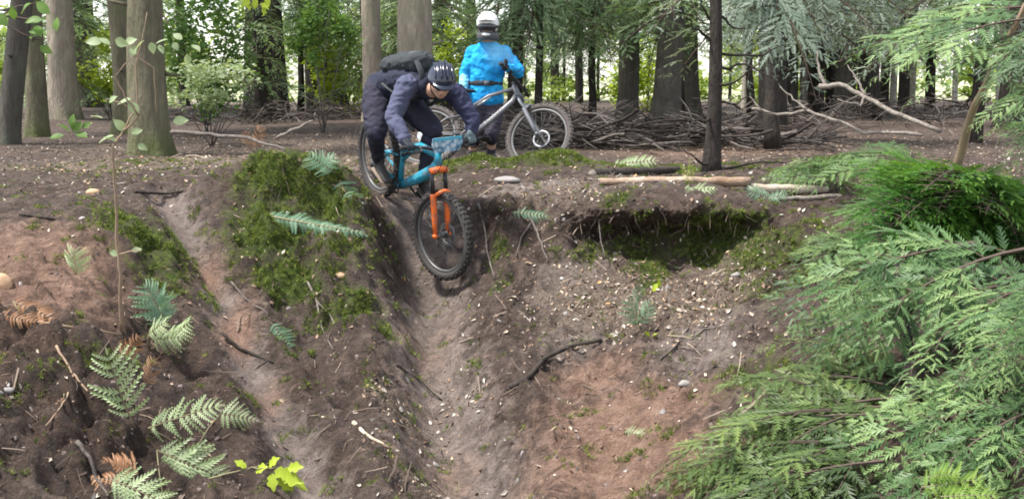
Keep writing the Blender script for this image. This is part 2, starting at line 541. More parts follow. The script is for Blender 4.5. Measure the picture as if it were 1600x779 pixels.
LITTER = [W(1000, 480, 9.0, .9, .6, 1), W(900, 460, 9.3, .5, .5, .7), W(1100, 500, 8.7, .5, .7, 1), W(880, 330, 10.2, .6, .4, .6), W(660, 740, 7.0, .3, .3, .8), W(330, 235, 14, 2.0, 1.4, 1.0),
          W(100, 250, 13.0, 2.0, 1.4, .8), W(570, 230, 13, .9, 1.0, .9), W(620, 650, 7.9, .25, .4, .7), W(1130, 400, 9.2, .4, .25, .8), W(1000, 310, 10.5, 1.3, .35, .75), W(150, 300, 10.3, 1.2, .5, .4), W(700, 600, 8.4, .5, .4, .3), (0, 17, 12, 4.5, .62), (-3, 14, 3, 1.5, .7)]

DRY = [W(690, 480, 9.5, .28, .3), W(660, 540, 9.0, .35, .4), W(690, 620, 8.2, .35, .5), W(730, 720, 7.2, .35, .6, .9), W(760, 779, 6.7, .4, .5, .8), W(900, 450, 9.4, .35, .4, .9), W(960, 500, 9.0, .45, .4), W(1060, 470, 9.0, .5, .4), W(1100, 560, 8.0, .4, .5, .8),
       W(850, 300, 10.7, .6, .35, .9), W(660, 320, 10.7, .25, .3, .8), W(900, 560, 8.5, .35, .4, .7), W(640, 690, 7.5, .25, .5, .6), W(380, 500, 8.5, .14, .4, .8), W(330, 420, 9.1, .14, .3, .8), W(1000, 305, 10.4, 1.2, .3, .7), W(300, 240, 13, 1.6, .8, .6), W(450, 640, 7.6, .25, .5, .4), W(570, 230, 12.8, .7, .9, .8)]
RUTS = [  # centre line in picture points, width, depth: the packed lines riders wear into the bank
    ([(655, 330, 10.6), (680, 420, 9.85), (670, 500, 9.3), (680, 590, 8.5), (715, 690, 7.5), (745, 779, 6.7)], .27, .31),
    ([(262, 318, 9.9), (300, 375, 9.35), (340, 440, 8.95), (375, 510, 8.45), (420, 600, 7.85), (460, 690, 7.3), (505, 779, 6.7)], .14, .15)]
def line_dist(x, y, pts):
    w = [P(*q) for q in pts]
    d = np.full(len(x), 99.0)
    for a, b in zip(w[:-1], w[1:]):
        ex, ey = b.x - a.x, b.y - a.y
        t = np.clip(((x - a.x) * ex + (y - a.y) * ey) / (ex * ex + ey * ey), 0, 1)
        d = np.minimum(d, np.hypot(x - a.x - t * ex, y - a.y - t * ey))
    return d
def worn(x, y, k=1.0):
    m = np.zeros(len(x))
    for pts, w, dep in RUTS: m = np.maximum(m, np.exp(-(line_dist(x, y, pts) / (w * k)) ** 2))
    return m
HUMUS = [W(60, 580, 7.1, .7, .5), W(150, 680, 6.7, .7, .5), W(250, 560, 8.0, .4, .5, .9), W(300, 660, 7.2, .35, .5, .9), W(240, 430, 8.8, .35, .4, .8), W(480, 600, 8.2, .22, .5, .7), W(560, 690, 7.5, .2, .5, .6), W(610, 380, 10.1, .2, .5, .8), W(150, 290, 10.5, 1.4, .5, .6),
         W(780, 390, 9.95, .14, .35, .8), W(950, 370, 9.75, .7, .2, .8), W(1230, 420, 8.7, .5, .6, .8), W(1350, 600, 6.6, .5, .8, .8), W(840, 620, 8.0, .15, .4, .5), W(360, 640, 7.6, .2, .5, .6), W(390, 420, 9.3, .16, .3, .8)]
def masks(x, y):
    return blob(x, y, MOSS), blob(x, y, CLAY), blob(x, y, LITTER)

BULGE = [W(440, 300, 9.95, .34, .20, .24), W(535, 330, 9.95, .20, .24, .16), W(425, 400, 9.5, .18, .14, .12), W(200, 420, 8.8, .45, .3, .13), W(120, 560, 7.4, .5, .35, .14), W(500, 430, 9.35, .22, .2, .10), W(560, 340, 9.9, .16, .3, .10), W(800, 330, 10.2, .2, .2, .08)]
MOUND = [W(450, 320, 9.9, .5, .4), W(480, 430, 9.35, .4, .35, .9), W(545, 500, 9.0, .35, .3, .7)]
HUMPS = [W(850, 268, 12.0, .42, .30, .17), W(750, 262, 12.1, .35, .28, .13), W(800, 280, 11.5, .3, .2, .08)]
# broken, cloddy ground: stump mound, left bank, crumbling edges
CLODS = [W(430, 290, 10.0, .45, .4), W(430, 400, 9.45, .45, .35), W(520, 340, 9.85, .35, .4), W(480, 470, 9.1, .4, .3, .8), W(560, 530, 8.9, .4, .3, .7),
         W(80, 560, 7.2, .7, .5), W(150, 680, 6.7, .7, .5), W(220, 560, 7.9, .4, .4, .8), W(60, 460, 7.8, .5, .4, .6), W(770, 360, 10.15, .16, .4, 1.0), W(820, 330, 10.2, .35, .25, .8), W(800, 450, 9.7, .25, .35, .8),
         W(900, 400, 9.8, .3, .3, .8), W(1000, 330, 9.75, .9, .2, .7), W(860, 600, 8.2, .25, .35, .6), W(590, 640, 8.0, .3, .4, .5), W(1190, 420, 8.9, .4, .5, .7), W(830, 680, 7.5, .25, .4, .5), W(240, 400, 8.9, .35, .3, .7)]
HOLLOW = P(1042, 380, 9.75)

def relief(x, y, z):
    """clods, ruts and lumps on top of the smooth height"""
    p = np.stack([x, y, z * 0.8], 1)
    moss, clay, lit = masks(x, y)
    near = (1 - smooth(13, 18, y)) * smooth(2.0, 4.5, y)
    wn_ = worn(x, y, 1.1)
    rough = np.clip(0.35 + 0.9 * smooth(-0.05, -0.35, z) - 0.5 * clay - 0.8 * wn_, 0.10, 1.2)
    r = 0.10 * fbm(p, 0.75, 2, 3) * (0.4 + 0.6 * rough)
    clod = blob(x, y, CLODS)
    k = clod > 0.05
    f1, f2 = worley(p[k] + 0.05 * fbm(p[k], 0.1, 2, 9)[:, None], 0.24, 5)
    r[k] += 0.24 * clod[k] * (np.clip(f2 - f1, 0, 0.45) - 0.22)
    mnd = blob(x[k], y[k], MOUND)
    f1, f2 = worley(p[k] + 0.06 * fbm(p[k], 0.2, 2, 8)[:, None], 0.36, 45)
    r[k] += 0.34 * mnd * (np.clip(f2 - f1, 0, 0.4) - 0.18)
    f1, f2 = worley(p[k], 0.085, 15)
    r[k] += 0.055 * clod[k] * (np.clip(f2 - f1, 0, 0.5) - 0.2)
    r += 0.075 * (1 - np.abs(fbm(p, 0.26, 3, 11)) * 2.2) * rough
    r += 0.024 * fbm(p, 0.07, 2, 23) * rough
    kk = (y > 4.5) & (y < 12.2) & (np.abs(x) < 4.6)
    crumb = np.clip(1.0 - 0.85 * wn_[kk] - 0.45 * clay[kk], 0.08, 1) * smooth(0.1, -0.25, z[kk] - 0.12)
    f1, f2 = worley(p[kk] * np.array([1, 1, 1.2]) + 0.02 * fbm(p[kk], 0.05, 1, 19)[:, None], 0.055, 25)
    r[kk] += 0.030 * crumb * (np.clip(f2 - f1, 0, 0.5) - 0.22)
    r[kk] += 0.012 * crumb * vnoise(p[kk] / 0.035, 27)
    lump = fbm(p, 0.17, 2, 31)
    r += 0.07 * np.clip(lump + 0.1, -0.2, 1) * moss * (y < 11.3)
    r += blob(x, y, HUMPS) * (1 + 0.5 * fbm(p, 0.3, 2, 35))
    for pts, w, dep in RUTS:
        dd = line_dist(x, y, pts)
        r -= dep * np.exp(-(dd / w) ** 2) * (1 - smooth(10.2, 10.75, y)) * (0.85 + 0.3 * fbm(p, 0.3, 2, 71))
        r += dep * 0.35 * np.exp(-((dd - w * 1.9) / (w * 0.7)) ** 2) * (1 - smooth(10.0, 10.5, y))
    r += blob(x, y, BULGE)
    far = 0.10 * fbm(np.stack([x, y, x * 0], 1), 3.2, 3, 41)
    return r * near + far * smooth(13.5, 18, y) * (1 - smooth(60, 120, y))

def warp(x, y, z):
    """undercut of the hollow and overhanging turf at the pit edge"""
    k = np.exp(-((x - HOLLOW.x) / 0.76) ** 4) * np.exp(-((y - 9.75) / 0.42) ** 2)
    top = smooth(-0.20, -0.08, z)
    deep = smooth(-0.16, -0.30, z) * (1 - smooth(-0.60, -0.50, z) * 0)
    jag = 0.16 * fbm(np.stack([x, y * 0, z * 1.5], 1), 0.20, 4, 51, 0.65)
    dy = k * (-(0.24 + jag) * top + 0.34 * deep * smooth(-0.64, -0.50, z))
    k2 = np.exp(-((x + 0.12) / 0.32) ** 2) * np.exp(-((y - 10.25) / 0.35) ** 2)
    dy = dy + k2 * (-0.07 * top + 0.04 * deep)
    return y + dy

def ground_points(x, y):
    z = height0(x, y)
    z = z + relief(x, y, z)
    return np.stack([x, warp(x, y, z), z], 1)

def H(x, y):
    return float(ground_points(np.array([x]), np.array([y]))[0, 2])

def on_ground(px, py, d0=4.5, d1=60.0):
    """first point of the ground seen at a photograph pixel"""
    ds = np.concatenate([np.arange(d0, 14, 0.03), np.arange(14, d1, 0.2)])
    a = np.array([tuple(P(px, py, d)) for d in ds])
    hz = height0(a[:, 0], a[:, 1])
    hz = hz + relief(a[:, 0], a[:, 1], hz)
    hit = np.nonzero(a[:, 2] <= hz)[0]
    return Vector(a[hit[0]]) if len(hit) else Vector(a[-1])

def axis(*segs):
    out = []
    for a, b, s in segs: out.append(np.arange(a, b, s))
    return np.unique(np.round(np.concatenate(out), 5))

gx = axis((-300, -60, 40), (-60, -20, 4), (-20, -8, 0.8), (-8, -4.2, 0.10), (-4.2, 4.2, 0.018), (4.2, 8, 0.10), (8, 20, 0.8), (20, 60, 4), (60, 301, 40))
gy = axis((-6, 1, 0.6), (1, 5.2, 0.10), (5.2, 7.6, 0.022), (7.6, 11.7, 0.017), (11.7, 15, 0.05), (15, 45, 0.3), (45, 120, 5), (120, 901, 60))
GX, GY = np.meshgrid(gx, gy)
xs, ys = GX.ravel(), GY.ravel()
gv = ground_points(xs, ys)
nx, ny = len(gx), len(gy)
idx = np.arange(nx * ny).reshape(ny, nx)
gf = np.stack([idx[:-1, :-1].ravel(), idx[:-1, 1:].ravel(), idx[1:, 1:].ravel(), idx[1:, :-1].ravel()], 1)
g_moss, g_clay, g_lit = masks(xs, ys)
g_dry = np.maximum(blob(xs, ys, DRY), 0.95 * worn(xs, ys, 1.25))
g_field = smooth(44, 60, ys + 3 * fbm(np.stack([xs, ys, xs * 0], 1), 9, 2, 61))

def mat_ground():
    t = NT('forest_soil')
    p = t.pos()
    big = t.noise(1.6, 5, 0.6, p)
    mid = t.noise(9, 6, 0.65, p, 0.6)
    fine = t.noise(55, 5, 0.7, p)
    soil = t.ramp(mid, [(0.28, (0.025, 0.016, 0.011)), (0.5, (0.082, 0.053, 0.039)), (0.74, (0.20, 0.142, 0.112))])
    soil = t.mix(t.ramp(big, [(0.35, 0.0), (0.65, 0.6)]), soil, t.ramp(mid, [(0.3, (0.062, 0.042, 0.034)), (0.7, (0.22, 0.168, 0.142))]))
    clay = t.ramp(mid, [(0.25, (0.13, 0.072, 0.048)), (0.55, (0.31, 0.19, 0.135)), (0.8, (0.45, 0.31, 0.235))])
    lit = t.ramp(fine, [(0.3, (0.07, 0.05, 0.038)), (0.5, (0.20, 0.148, 0.11)), (0.7, (0.40, 0.32, 0.255))])
    moss = t.ramp(t.noise(26, 5, 0.65, p), [(0.25, (0.022, 0.032, 0.007)), (0.5, (0.070, 0.102, 0.016)), (0.75, (0.175, 0.215, 0.035))])
    def edge(name, lo, hi, amp):
        return t.ramp(t.math('ADD', t.attr(name), t.math('MULTIPLY', t.math('SUBTRACT', mid, 0.5), amp)), [(lo, 0.0), (hi, 1.0)])
    dry = t.ramp(mid, [(0.25, (0.12, 0.09, 0.076)), (0.5, (0.245, 0.193, 0.166)), (0.75, (0.40, 0.33, 0.29))])
    soil = t.mix(edge('dry', 0.25, 0.8, 0.9), soil, dry)
    col = t.mix(edge('clay', 0.2, 0.75, 0.9), soil, clay)
    col = t.mix(t.math('MULTIPLY', edge('humus', 0.3, 0.8, 0.9), 0.8), col, t.ramp(mid, [(0.3, (0.020, 0.012, 0.008)), (0.55, (0.068, 0.041, 0.029)), (0.8, (0.15, 0.096, 0.07))]))
    col = t.mix(edge('litter', 0.35, 0.85, 1.1), col, lit)
    sp = t.ramp(t.noise(120, 3, 0.6, p), [(0.62, 0.0), (0.7, 1.0)])
    col = t.mix(t.math('MULTIPLY', sp, 0.5), col, (0.36, 0.31, 0.27))
    col = t.mix(edge('moss', 0.34, 0.85, 2.0), col, moss)
    fld = t.ramp(t.noise(0.4, 3, 0.5, p), [(0.3, (0.42, 0.45, 0.24)), (0.7, (0.58, 0.57, 0.40))])
    col = t.mix(t.attr('field'), col, fld)
    t.color(col)
    t.rough(t.ramp(mid, [(0.3, 0.6), (0.7, 0.95)]))
    t.spec(0.25)
    t.bump(t.math('ADD', t.math('MULTIPLY', t.noise(24, 6, 0.75, p, 0.8), 1.6), t.math('MULTIPLY', fine, 0.8)), 1.0, 0.045)
    return t.mat
M_GROUND = mat_ground()
ground = link('ground', np_mesh('ground', gv, gf, M_GROUND, attrs={'moss': g_moss, 'clay': g_clay, 'litter': g_lit, 'field': g_field, 'dry': g_dry, 'humus': blob(xs, ys, HUMUS)}, smooth_shade=True))
tag(ground, kind='structure')

# points spread evenly over the visible ground surface
_c = gv[gf]
_ctr = _c.mean(1)
_n = np.cross(_c[:, 2] - _c[:, 0], _c[:, 3] - _c[:, 1])
_area = 0.5 * np.linalg.norm(_n, axis=1)
_n = _n / (2 * _area[:, None] + 1e-12)
_vis = (_ctr[:, 1] > 4.6) & (_ctr[:, 1] < 26) & (np.abs(_ctr[:, 0]) < _ctr[:, 1] * 0.47 + 0.4)

def spread(n, weight, seed):
    r = np.random.default_rng(seed)
    w = _area * weight * _vis
    f = r.choice(len(w), n, p=w / w.sum())
    u, v = r.random((2, n, 1))
    q = _c[f]
    pos = (q[:, 0] * (1 - u) + q[:, 1] * u) * (1 - v) + (q[:, 3] * (1 - u) + q[:, 2] * u) * v
    return pos, _n[f], r

f_moss, f_clay, f_lit = (a[gf].mean(1) for a in (g_moss, g_clay, g_lit))
f_y = _ctr[:, 1]
f_worn = worn(_ctr[:, 0], f_y, 1.1) * (f_y < 11)
f_mossn = np.clip(f_moss + 0.9 * fbm(_ctr, 0.11, 3, 77) * 1.3 + 0.04, 0, 1)

def scatter(name, base_v, base_f, pos, nrm, r, smin, smax, mats, tilt=0.35, lift=0.0, label=None, cat=None, tintpow=1.0, sy=(1, 1), sz=(1, 1), parent=None, align=1.0):
    """many small copies of one shape laid on the ground, as one mesh"""
    n = len(pos)
    z = nrm * align + np.array([0, 0, 1 - align]) + r.normal(0, tilt, (n, 3))
    z /= np.linalg.norm(z, axis=1)[:, None]
    a = r.normal(0, 1, (n, 3))
    x = a - z * (a * z).sum(1)[:, None]
    x /= np.linalg.norm(x, axis=1)[:, None]
    y = np.cross(z, x)
    s = (smin + (smax - smin) * r.random(n) ** 1.8)[:, None]
    ky = r.uniform(*sy, (n, 1)); kz = r.uniform(*sz, (n, 1))
    bv = np.asarray(base_v, float)
    vs = pos[:, None] + nrm[:, None] * lift + bv[None, :, 0:1] * (x * s)[:, None] + bv[None, :, 1:2] * (y * s * ky)[:, None] + bv[None, :, 2:3] * (z * s * kz)[:, None]
    bf = np.asarray(base_f)
    fs = (bf[None] + (np.arange(n) * len(bv))[:, None, None]).reshape(-1, bf.shape[1])
    tint = np.repeat(r.random(n) ** tintpow, len(bv))
    o = link(name, np_mesh(name, vs.reshape(-1, 3), fs, mats, attrs={'tint': tint}), parent)
    return tag(o, label, cat, kind='stuff')

LEAF_V = [(-0.5, 0, 0.0), (-0.15, 0.27, 0.1), (0.5, 0, 0.12), (-0.15, -0.27, 0.07), (0.05, 0, -0.03)]
LEAF_F = [(0, 4, 1), (4, 2, 1), (0, 3, 4), (3, 2, 4)]
def mat_tint(name, stops, rough=0.7):
    t = NT(name)
    t.color(t.mix(t.math('MULTIPLY', t.noise(90, 3), 0.35), t.ramp(t.attr('tint'), stops), (0.05, 0.035, 0.03)))
    t.rough(rough)
    t.spec(0.25)
    return t.mat
M_LITTER = mat_tint('dry_leaves', [(0.0, (0.085, 0.055, 0.04)), (0.35, (0.21, 0.135, 0.09)), (0.6, (0.36, 0.25, 0.17)), (0.82, (0.50, 0.41, 0.32)), (0.95, (0.62, 0.56, 0.47)), (1.0, (0.60, 0.33, 0.13))])
M_CLOD = mat_tint('clods', [(0.0, (0.045, 0.033, 0.028)), (0.6, (0.125, 0.095, 0.084)), (1.0, (0.22, 0.175, 0.155))], 0.95)
M_FLINT = mat_tint('flints', [(0.0, (0.20, 0.18, 0.165)), (0.6, (0.42, 0.39, 0.36)), (1.0, (0.66, 0.62, 0.58))], 0.6)
M_TWIGS = mat_tint('twig_litter', [(0.0, (0.055, 0.04, 0.032)), (0.6, (0.19, 0.14, 0.105)), (1.0, (0.42, 0.33, 0.25))], 0.85)
M_TUFT = mat_leaf('moss_tufts', (0.035, 0.055, 0.012), (0.14, 0.19, 0.035), (0.36, 0.40, 0.09), trans=0.3, rough=0.8)

p_, n_, r_ = spread(22000, (0.06 + 1.5 * f_lit ** 1.5) * np.where(f_y > 13, 0.35, 1.0), 1)
scatter('fallen_leaves', LEAF_V, LEAF_F, p_, n_, r_, 0.018, 0.055, M_LITTER, 0.45, 0.004, 'dry brown and tan fallen leaves littering the ground', 'leaves')
p_, n_, r_ = spread(480, (0.04 + f_lit) * (f_y < 14) * (_ctr[:, 0] > -1.4), 21)
scatter('pale_leaves', LEAF_V, LEAF_F, p_, n_, r_, 0.03, 0.075, mat_tint('bleached_leaves', [(0, (0.26, 0.21, 0.17)), (1, (0.58, 0.53, 0.47))]), 0.4, 0.008, 'bleached pale leaves and bark flakes on the litter slope', 'leaves')

def lump(seed, sub=1):
    r = np.random.default_rng(seed)
    g = (1 + 5 ** .5) / 2
    v = np.array([(-1, g, 0), (1, g, 0), (-1, -g, 0), (1, -g, 0), (0, -1, g), (0, 1, g), (0, -1, -g), (0, 1, -g), (g, 0, -1), (g, 0, 1), (-g, 0, -1), (-g, 0, 1)], float)
    v /= np.linalg.norm(v, axis=1)[:, None]
    v *= (0.8 + 0.4 * r.random((12, 1)))
    f = [(0, 11, 5), (0, 5, 1), (0, 1, 7), (0, 7, 10), (0, 10, 11), (1, 5, 9), (5, 11, 4), (11, 10, 2), (10, 7, 6), (7, 1, 8), (3, 9, 4), (3, 4, 2), (3, 2, 6), (3, 6, 8), (3, 8, 9), (4, 9, 5), (2, 4, 11), (6, 2, 10), (8, 6, 7), (9, 8, 1)]
    return v * 0.5, f
lv, lf = lump(5)
p_, n_, r_ = spread(8000, (f_y < 12) * (0.25 + smooth(0.0, -0.3, _ctr[:, 2])) * (1.1 - f_clay * 0.8) * (1 - 0.8 * f_moss) * (1 - 0.9 * f_worn), 2)
scatter('soil_clods', lv, lf, p_, n_, r_, 0.006, 0.046, M_CLOD, 0.5, -0.006, 'dark crumbs and clods of earth on the pit slopes', 'earth', sy=(0.6, 1), sz=(0.4, 0.9))
p_, n_, r_ = spread(260, (f_y < 12) * (0.05 + f_lit + 0.3 * f_clay * (_ctr[:, 0] > -1.5)) * (1 - 0.8 * f_moss), 3)
scatter('pale_stones', lv, lf, p_, n_, r_, 0.012, 0.06, M_FLINT, 0.4, -0.004, 'small pale stones scattered over the pit slopes', 'stones', sy=(0.6, 1), sz=(0.35, 0.7))
TW_V = [(-0.5, 0.0, 0.0), (-0.5, 0.02, 0.02), (-0.5, -0.02, 0.02), (0, 0.035, 0.03), (0, 0.055, 0.05), (0, 0.02, 0.05), (0.5, -0.01, 0.0), (0.5, 0.0, 0.012), (0.5, -0.02, 0.012)]
TW_F = [(0, 1, 4, 3), (1, 2, 5, 4), (2, 0, 3, 5), (3, 4, 7, 6), (4, 5, 8, 7), (5, 3, 6, 8)]
p_, n_, r_ = spread(2600, (0.15 + f_lit + 0.25 * (_ctr[:, 2] < -0.2)) * np.where(f_y > 14, 0.4, 1), 4)
scatter('twig_litter', TW_V, TW_F, p_, n_, r_, 0.05, 0.28, M_TWIGS, 0.25, 0.006, 'fine dead twigs strewn over soil and leaf litter', 'twigs', sy=(0.5, 1.2), sz=(0.5, 1.2))
p_, n_, r_ = spread(9000, (0.25 + 0.9 * f_clay + 0.5 * f_lit) * (f_y < 13) * (1 - 0.7 * f_moss) * (1 - 0.5 * f_worn), 14)
scatter('needle_litter', TW_V, TW_F, p_, n_, r_, 0.015, 0.07, mat_tint('needles', [(0.0, (0.07, 0.042, 0.028)), (0.5, (0.25, 0.155, 0.10)), (1.0, (0.46, 0.34, 0.24))], 0.85), 0.3, 0.003, 'fine brown needles and bracken bits covering the soil', 'needles', sy=(0.8, 1.6), sz=(0.8, 1.6))
# moss: short upright tufts
TUFT_V, TUFT_F = [], []
for k in range(5):
    a = k * 2.4
    c, s = math.cos(a), math.sin(a)
    o = len(TUFT_V)
    TUFT_V += [(0.2 * c - 0.13 * s, 0.2 * s + 0.13 * c, 0), (0.2 * c + 0.13 * s, 0.2 * s - 0.13 * c, 0), (0.75 * c, 0.75 * s, 0.9 + 0.2 * (k % 2))]
    TUFT_F.append((o, o + 1, o + 2))
p_, n_, r_ = spread(46000, np.clip(f_mossn - 0.35, 0, 1) ** 1.2 * (f_y < 13.5) * np.where(f_y > 11.2, 2.0, 1.0), 6)
scatter('moss', TUFT_V, TUFT_F, p_, n_, r_, 0.010, 0.034, M_TUFT, 0.35, -0.002, 'green cushions of moss on banks and stump mound', 'moss', align=0.75)
# fine roots hanging out of the broken edges
steep = np.clip(0.75 - _n[:, 2], 0, 1) * (f_y < 11.5) * (f_y > 5.5)
p_, n_, r_ = spread(1000, steep * (_ctr[:, 2] > -0.75) + 0.15 * steep, 8)
HANG_V = [(0, 0, 0), (0.05, 0, 0.0), (0.05, 0.12, -0.35), (0.0, 0.12, -0.35), (0.03, 0.08, -0.8), (0.0, 0.07, -1.0)]
HANG_F = [(0, 1, 2, 3), (3, 2, 4, 5)]
scatter('root_fibres', HANG_V, HANG_F, p_, n_ * 0 + np.array([0, 0, 1.0]), r_, 0.03, 0.17, M_TWIGS, 0.6, 0.0, 'fine roots hanging from the broken pit edges', 'roots')

# ------------------------------------------------------------------ foliage shapes
class Tri:
    """triangles with a per-vertex tint and a material index (0 leaf, 1 wood)"""
    def __init__(s): s.v, s.f, s.t, s.m = [], [], [], []
    def strip(s, p, d, side, L, Wd, n, tint, sag=0.0, up=V(0, 0, 1), fwd=0.75):
        """a toothed leaflet or twig: teeth on both sides of a midrib, tapering to the tip"""
        o = len(s.v)
        for i in range(n + 1):
            t = i / n
            c = p + d * (L * t) - up * (sag * L * t * t)
            s.v.append(c)
        for i in range(n):
            t = (i + 0.75) / n
            w = Wd * (1 - t * 0.75) * (0.75 if i == 0 else 1)
            c = p + d * (L * min(1.02, t + fwd / n)) - up * (sag * L * t * t)
            s.v.append(c + side * w); s.v.append(c - side * w)
            a, b = o + i, o + i + 1
            s.f += [(a, b, o + n + 1 + 2 * i), (a, o + n + 2 + 2 * i, b)]
            s.m += [0, 0]
        s.t += [tint - 0.08] * (n + 1) + [tint + 0.12] * (2 * n)
    def wood(s, pts, r0, r1, n=4):
        o = len(s.v)
        k = len(pts)
        for i, p in enumerate(pts):
            t = (pts[min(i + 1, k - 1)] - pts[max(i - 1, 0)]).normalized()
            a = t.orthogonal().normalized(); b = t.cross(a)
            r = r0 + (r1 - r0) * i / max(1, k - 1)
            for j in range(n):
                an = 2 * math.pi * j / n
                s.v.append(p + a * (r * math.cos(an)) + b * (r * math.sin(an)))
                s.t.append(0.3)
        for i in range(k - 1):
            for j in range(n):
                a0, a1, b0, b1 = o + i * n + j, o + i * n + (j + 1) % n, o + (i + 1) * n + j, o + (i + 1) * n + (j + 1) % n
                s.f += [(a0, a1, b1), (a0, b1, b0)]
                s.m += [1, 1]
    def arrays(s):
        return (np.array([tuple(a) for a in s.v]), np.array(s.f), np.array(s.t), np.array(s.m))

def cedar_bough(seed, nsec=20, ntw=11, teeth=4, droop=0.35, spread_=0.46, wid=0.23, wood=True, sagk=1.0):
    """flat feathery bough of unit length along +X, drooping at its tips"""
    r = random.Random(seed)
    T = Tri()
    rise = r.uniform(0.0, 0.12)
    bend = r.uniform(-0.12, 0.12)
    def stem(t): return V(t, bend * t * t, rise * t - droop * t * t)
    if wood: T.wood([stem(i / 8) for i in range(9)], 0.011, 0.002)
    for i in range(nsec):
        t = 0.10 + 0.88 * (i + r.uniform(-0.3, 0.3)) / nsec
        sgn = 1 if i % 2 else -1
        L = spread_ * (1 - t) ** 0.75 * r.uniform(0.5, 1.2) * min(1, 0.45 + 2.2 * t) + 0.07
        ang = math.radians(r.uniform(44, 72))
        d = V(math.cos(ang), sgn * math.sin(ang), r.uniform(-0.12, 0.16)).normalized()
        tilt = V(r.uniform(-.25, .25), r.uniform(-.25, .25), 1).normalized()
        side = tilt.cross(d).normalized()
        p0 = stem(t)
        base_t = r.uniform(0.05, 0.8)
        curl = side * r.uniform(-.35, .35)
        sag = r.uniform(0.15, 0.55) * sagk
        if wood: T.wood([p0, p0 + d * L * 0.5 - V(0, 0, sag * L * 0.25)], 0.004, 0.0015, 3)
        n = max(4, int(ntw * (0.45 + L / spread_ * 0.6)))
        for j in range(n):
            s = (j + 0.5) / n
            q = p0 + d * (L * s) + curl * (L * s * s) - V(0, 0, sag * L * s * s)
            if r.random() < 0.06: continue
            dd = (d - V(0, 0, sag * 1.2 * s)).normalized()
            sg = 1 if j % 2 else -1
            a2 = math.radians(r.uniform(32, 52))
            td = (dd * math.cos(a2) + side * (sg * math.sin(a2))).normalized()
            tl = L * (0.42 * (1 - s) + 0.13) * r.uniform(0.75, 1.2)
            ts = tilt.cross(td).normalized()
            T.strip(q, td, ts, tl, tl * wid * r.uniform(0.8, 1.3), teeth, min(1, base_t + 0.30 * s + r.uniform(-.1, .1)), r.uniform(0.05, 0.35), fwd=1.15)
        T.strip(p0 + d * (L * 0.8) + curl * (L * 0.64) - V(0, 0, sag * L * 0.64), (d - V(0, 0, sag)).normalized(), side, L * 0.3, L * 0.05, teeth, min(1, base_t + 0.4))
    return T.arrays()

def frond_arrays(seed, pairs=13, wmax=0.34, teeth=7, droop=0.25, shape='tri', stemlen=0.0, fold=0.1, wid=0.17):
    """fern frond of unit length along +X"""
    r = random.Random(seed)
    T = Tri()
    bend = r.uniform(-0.08, 0.08)
    def stem(t): return V(t, bend * t * t, 0.12 * t - droop * t * t)
    T.wood([stem(i / 6) for i in range(7)], 0.012, 0.003, 4)
    for i in range(pairs):
        t = 0.06 + 0.92 * (i / pairs)
        w = wmax * ((1 - t) ** 0.8 if shape == 'tri' else math.sin(math.pi * (0.18 + 0.80 * t)) ** 0.8) + 0.02
        for sg in (-1, 1):
            if r.random() < 0.04: continue
            ang = math.radians(r.uniform(58, 78) - 22 * t)
            d = V(math.cos(ang), sg * math.sin(ang), fold + r.uniform(-0.12, 0.12)).normalized()
            side = V(r.uniform(-.2, .2), r.uniform(-.2, .2), 1).cross(d).normalized()
            L = w * r.uniform(0.88, 1.1)
            T.strip(stem(t), d, side, L, L * wid + 0.012, teeth, r.uniform(0.25, 0.8) + 0.2 * t, r.uniform(0.15, 0.9))
    T.strip(stem(0.93), V(1, 0, -0.3).normalized(), V(0, 1, 0), 0.1, 0.03, 4, 0.8)
    return T.arrays()

def merge(parts):
    """parts: list of (arrays, 4x4 matrix, tint offset) -> one set of arrays"""
    vs, fs, ts, ms, o = [], [], [], [], 0
    for (v, f, t, m), M, dt in parts:
        A = np.array(M)
        vs.append(v @ A[:3, :3].T + A[:3, 3])
        fs.append(f + o); ts.append(np.clip(t + dt, 0, 1)); ms.append(m)
        o += len(v)
    return np.concatenate(vs), np.concatenate(fs), np.concatenate(ts), np.concatenate(ms)

def leaf_object(name, arrs, mats, parent=None, off=None):
    v, f, t, m = arrs
    if off is not None: v = v - np.array(tuple(off))
    return link(name, np_mesh(name, v, f, mats, m, {'tint': t}), parent)

def frame_to(base, tip, up=(0, 0, 1), roll=0.0, wscale=1.0):
    d = tip - base
    B = basis(d, up)
    if roll: B = B @ Matrix.Rotation(roll, 3, 'X')
    M = B.to_4x4() @ Matrix.Diagonal((d.length, d.length * wscale, d.length * wscale, 1))
    M.translation = base
    return M

CAMDIR = V(0, -1, 0.25).normalized()
BOUGH_HI = [cedar_bough(100 + k, 18, 11, 6, droop=random.uniform(0.35, 0.6), wid=0.225, sagk=1.6) for k in range(5)]
BOUGH_MID = [cedar_bough(200 + k, 14, 8, 3, droop=random.uniform(0.3, 0.55)) for k in range(5)]
BOUGH_LO = [cedar_bough(300 + k, 12, 6, 2, droop=random.uniform(0.3, 0.6), wid=0.3, wood=False) for k in range(4)]
BOUGH_FINE = [cedar_bough(400 + k, 26, 14, 4, droop=0.3, wid=0.19) for k in range(3)]

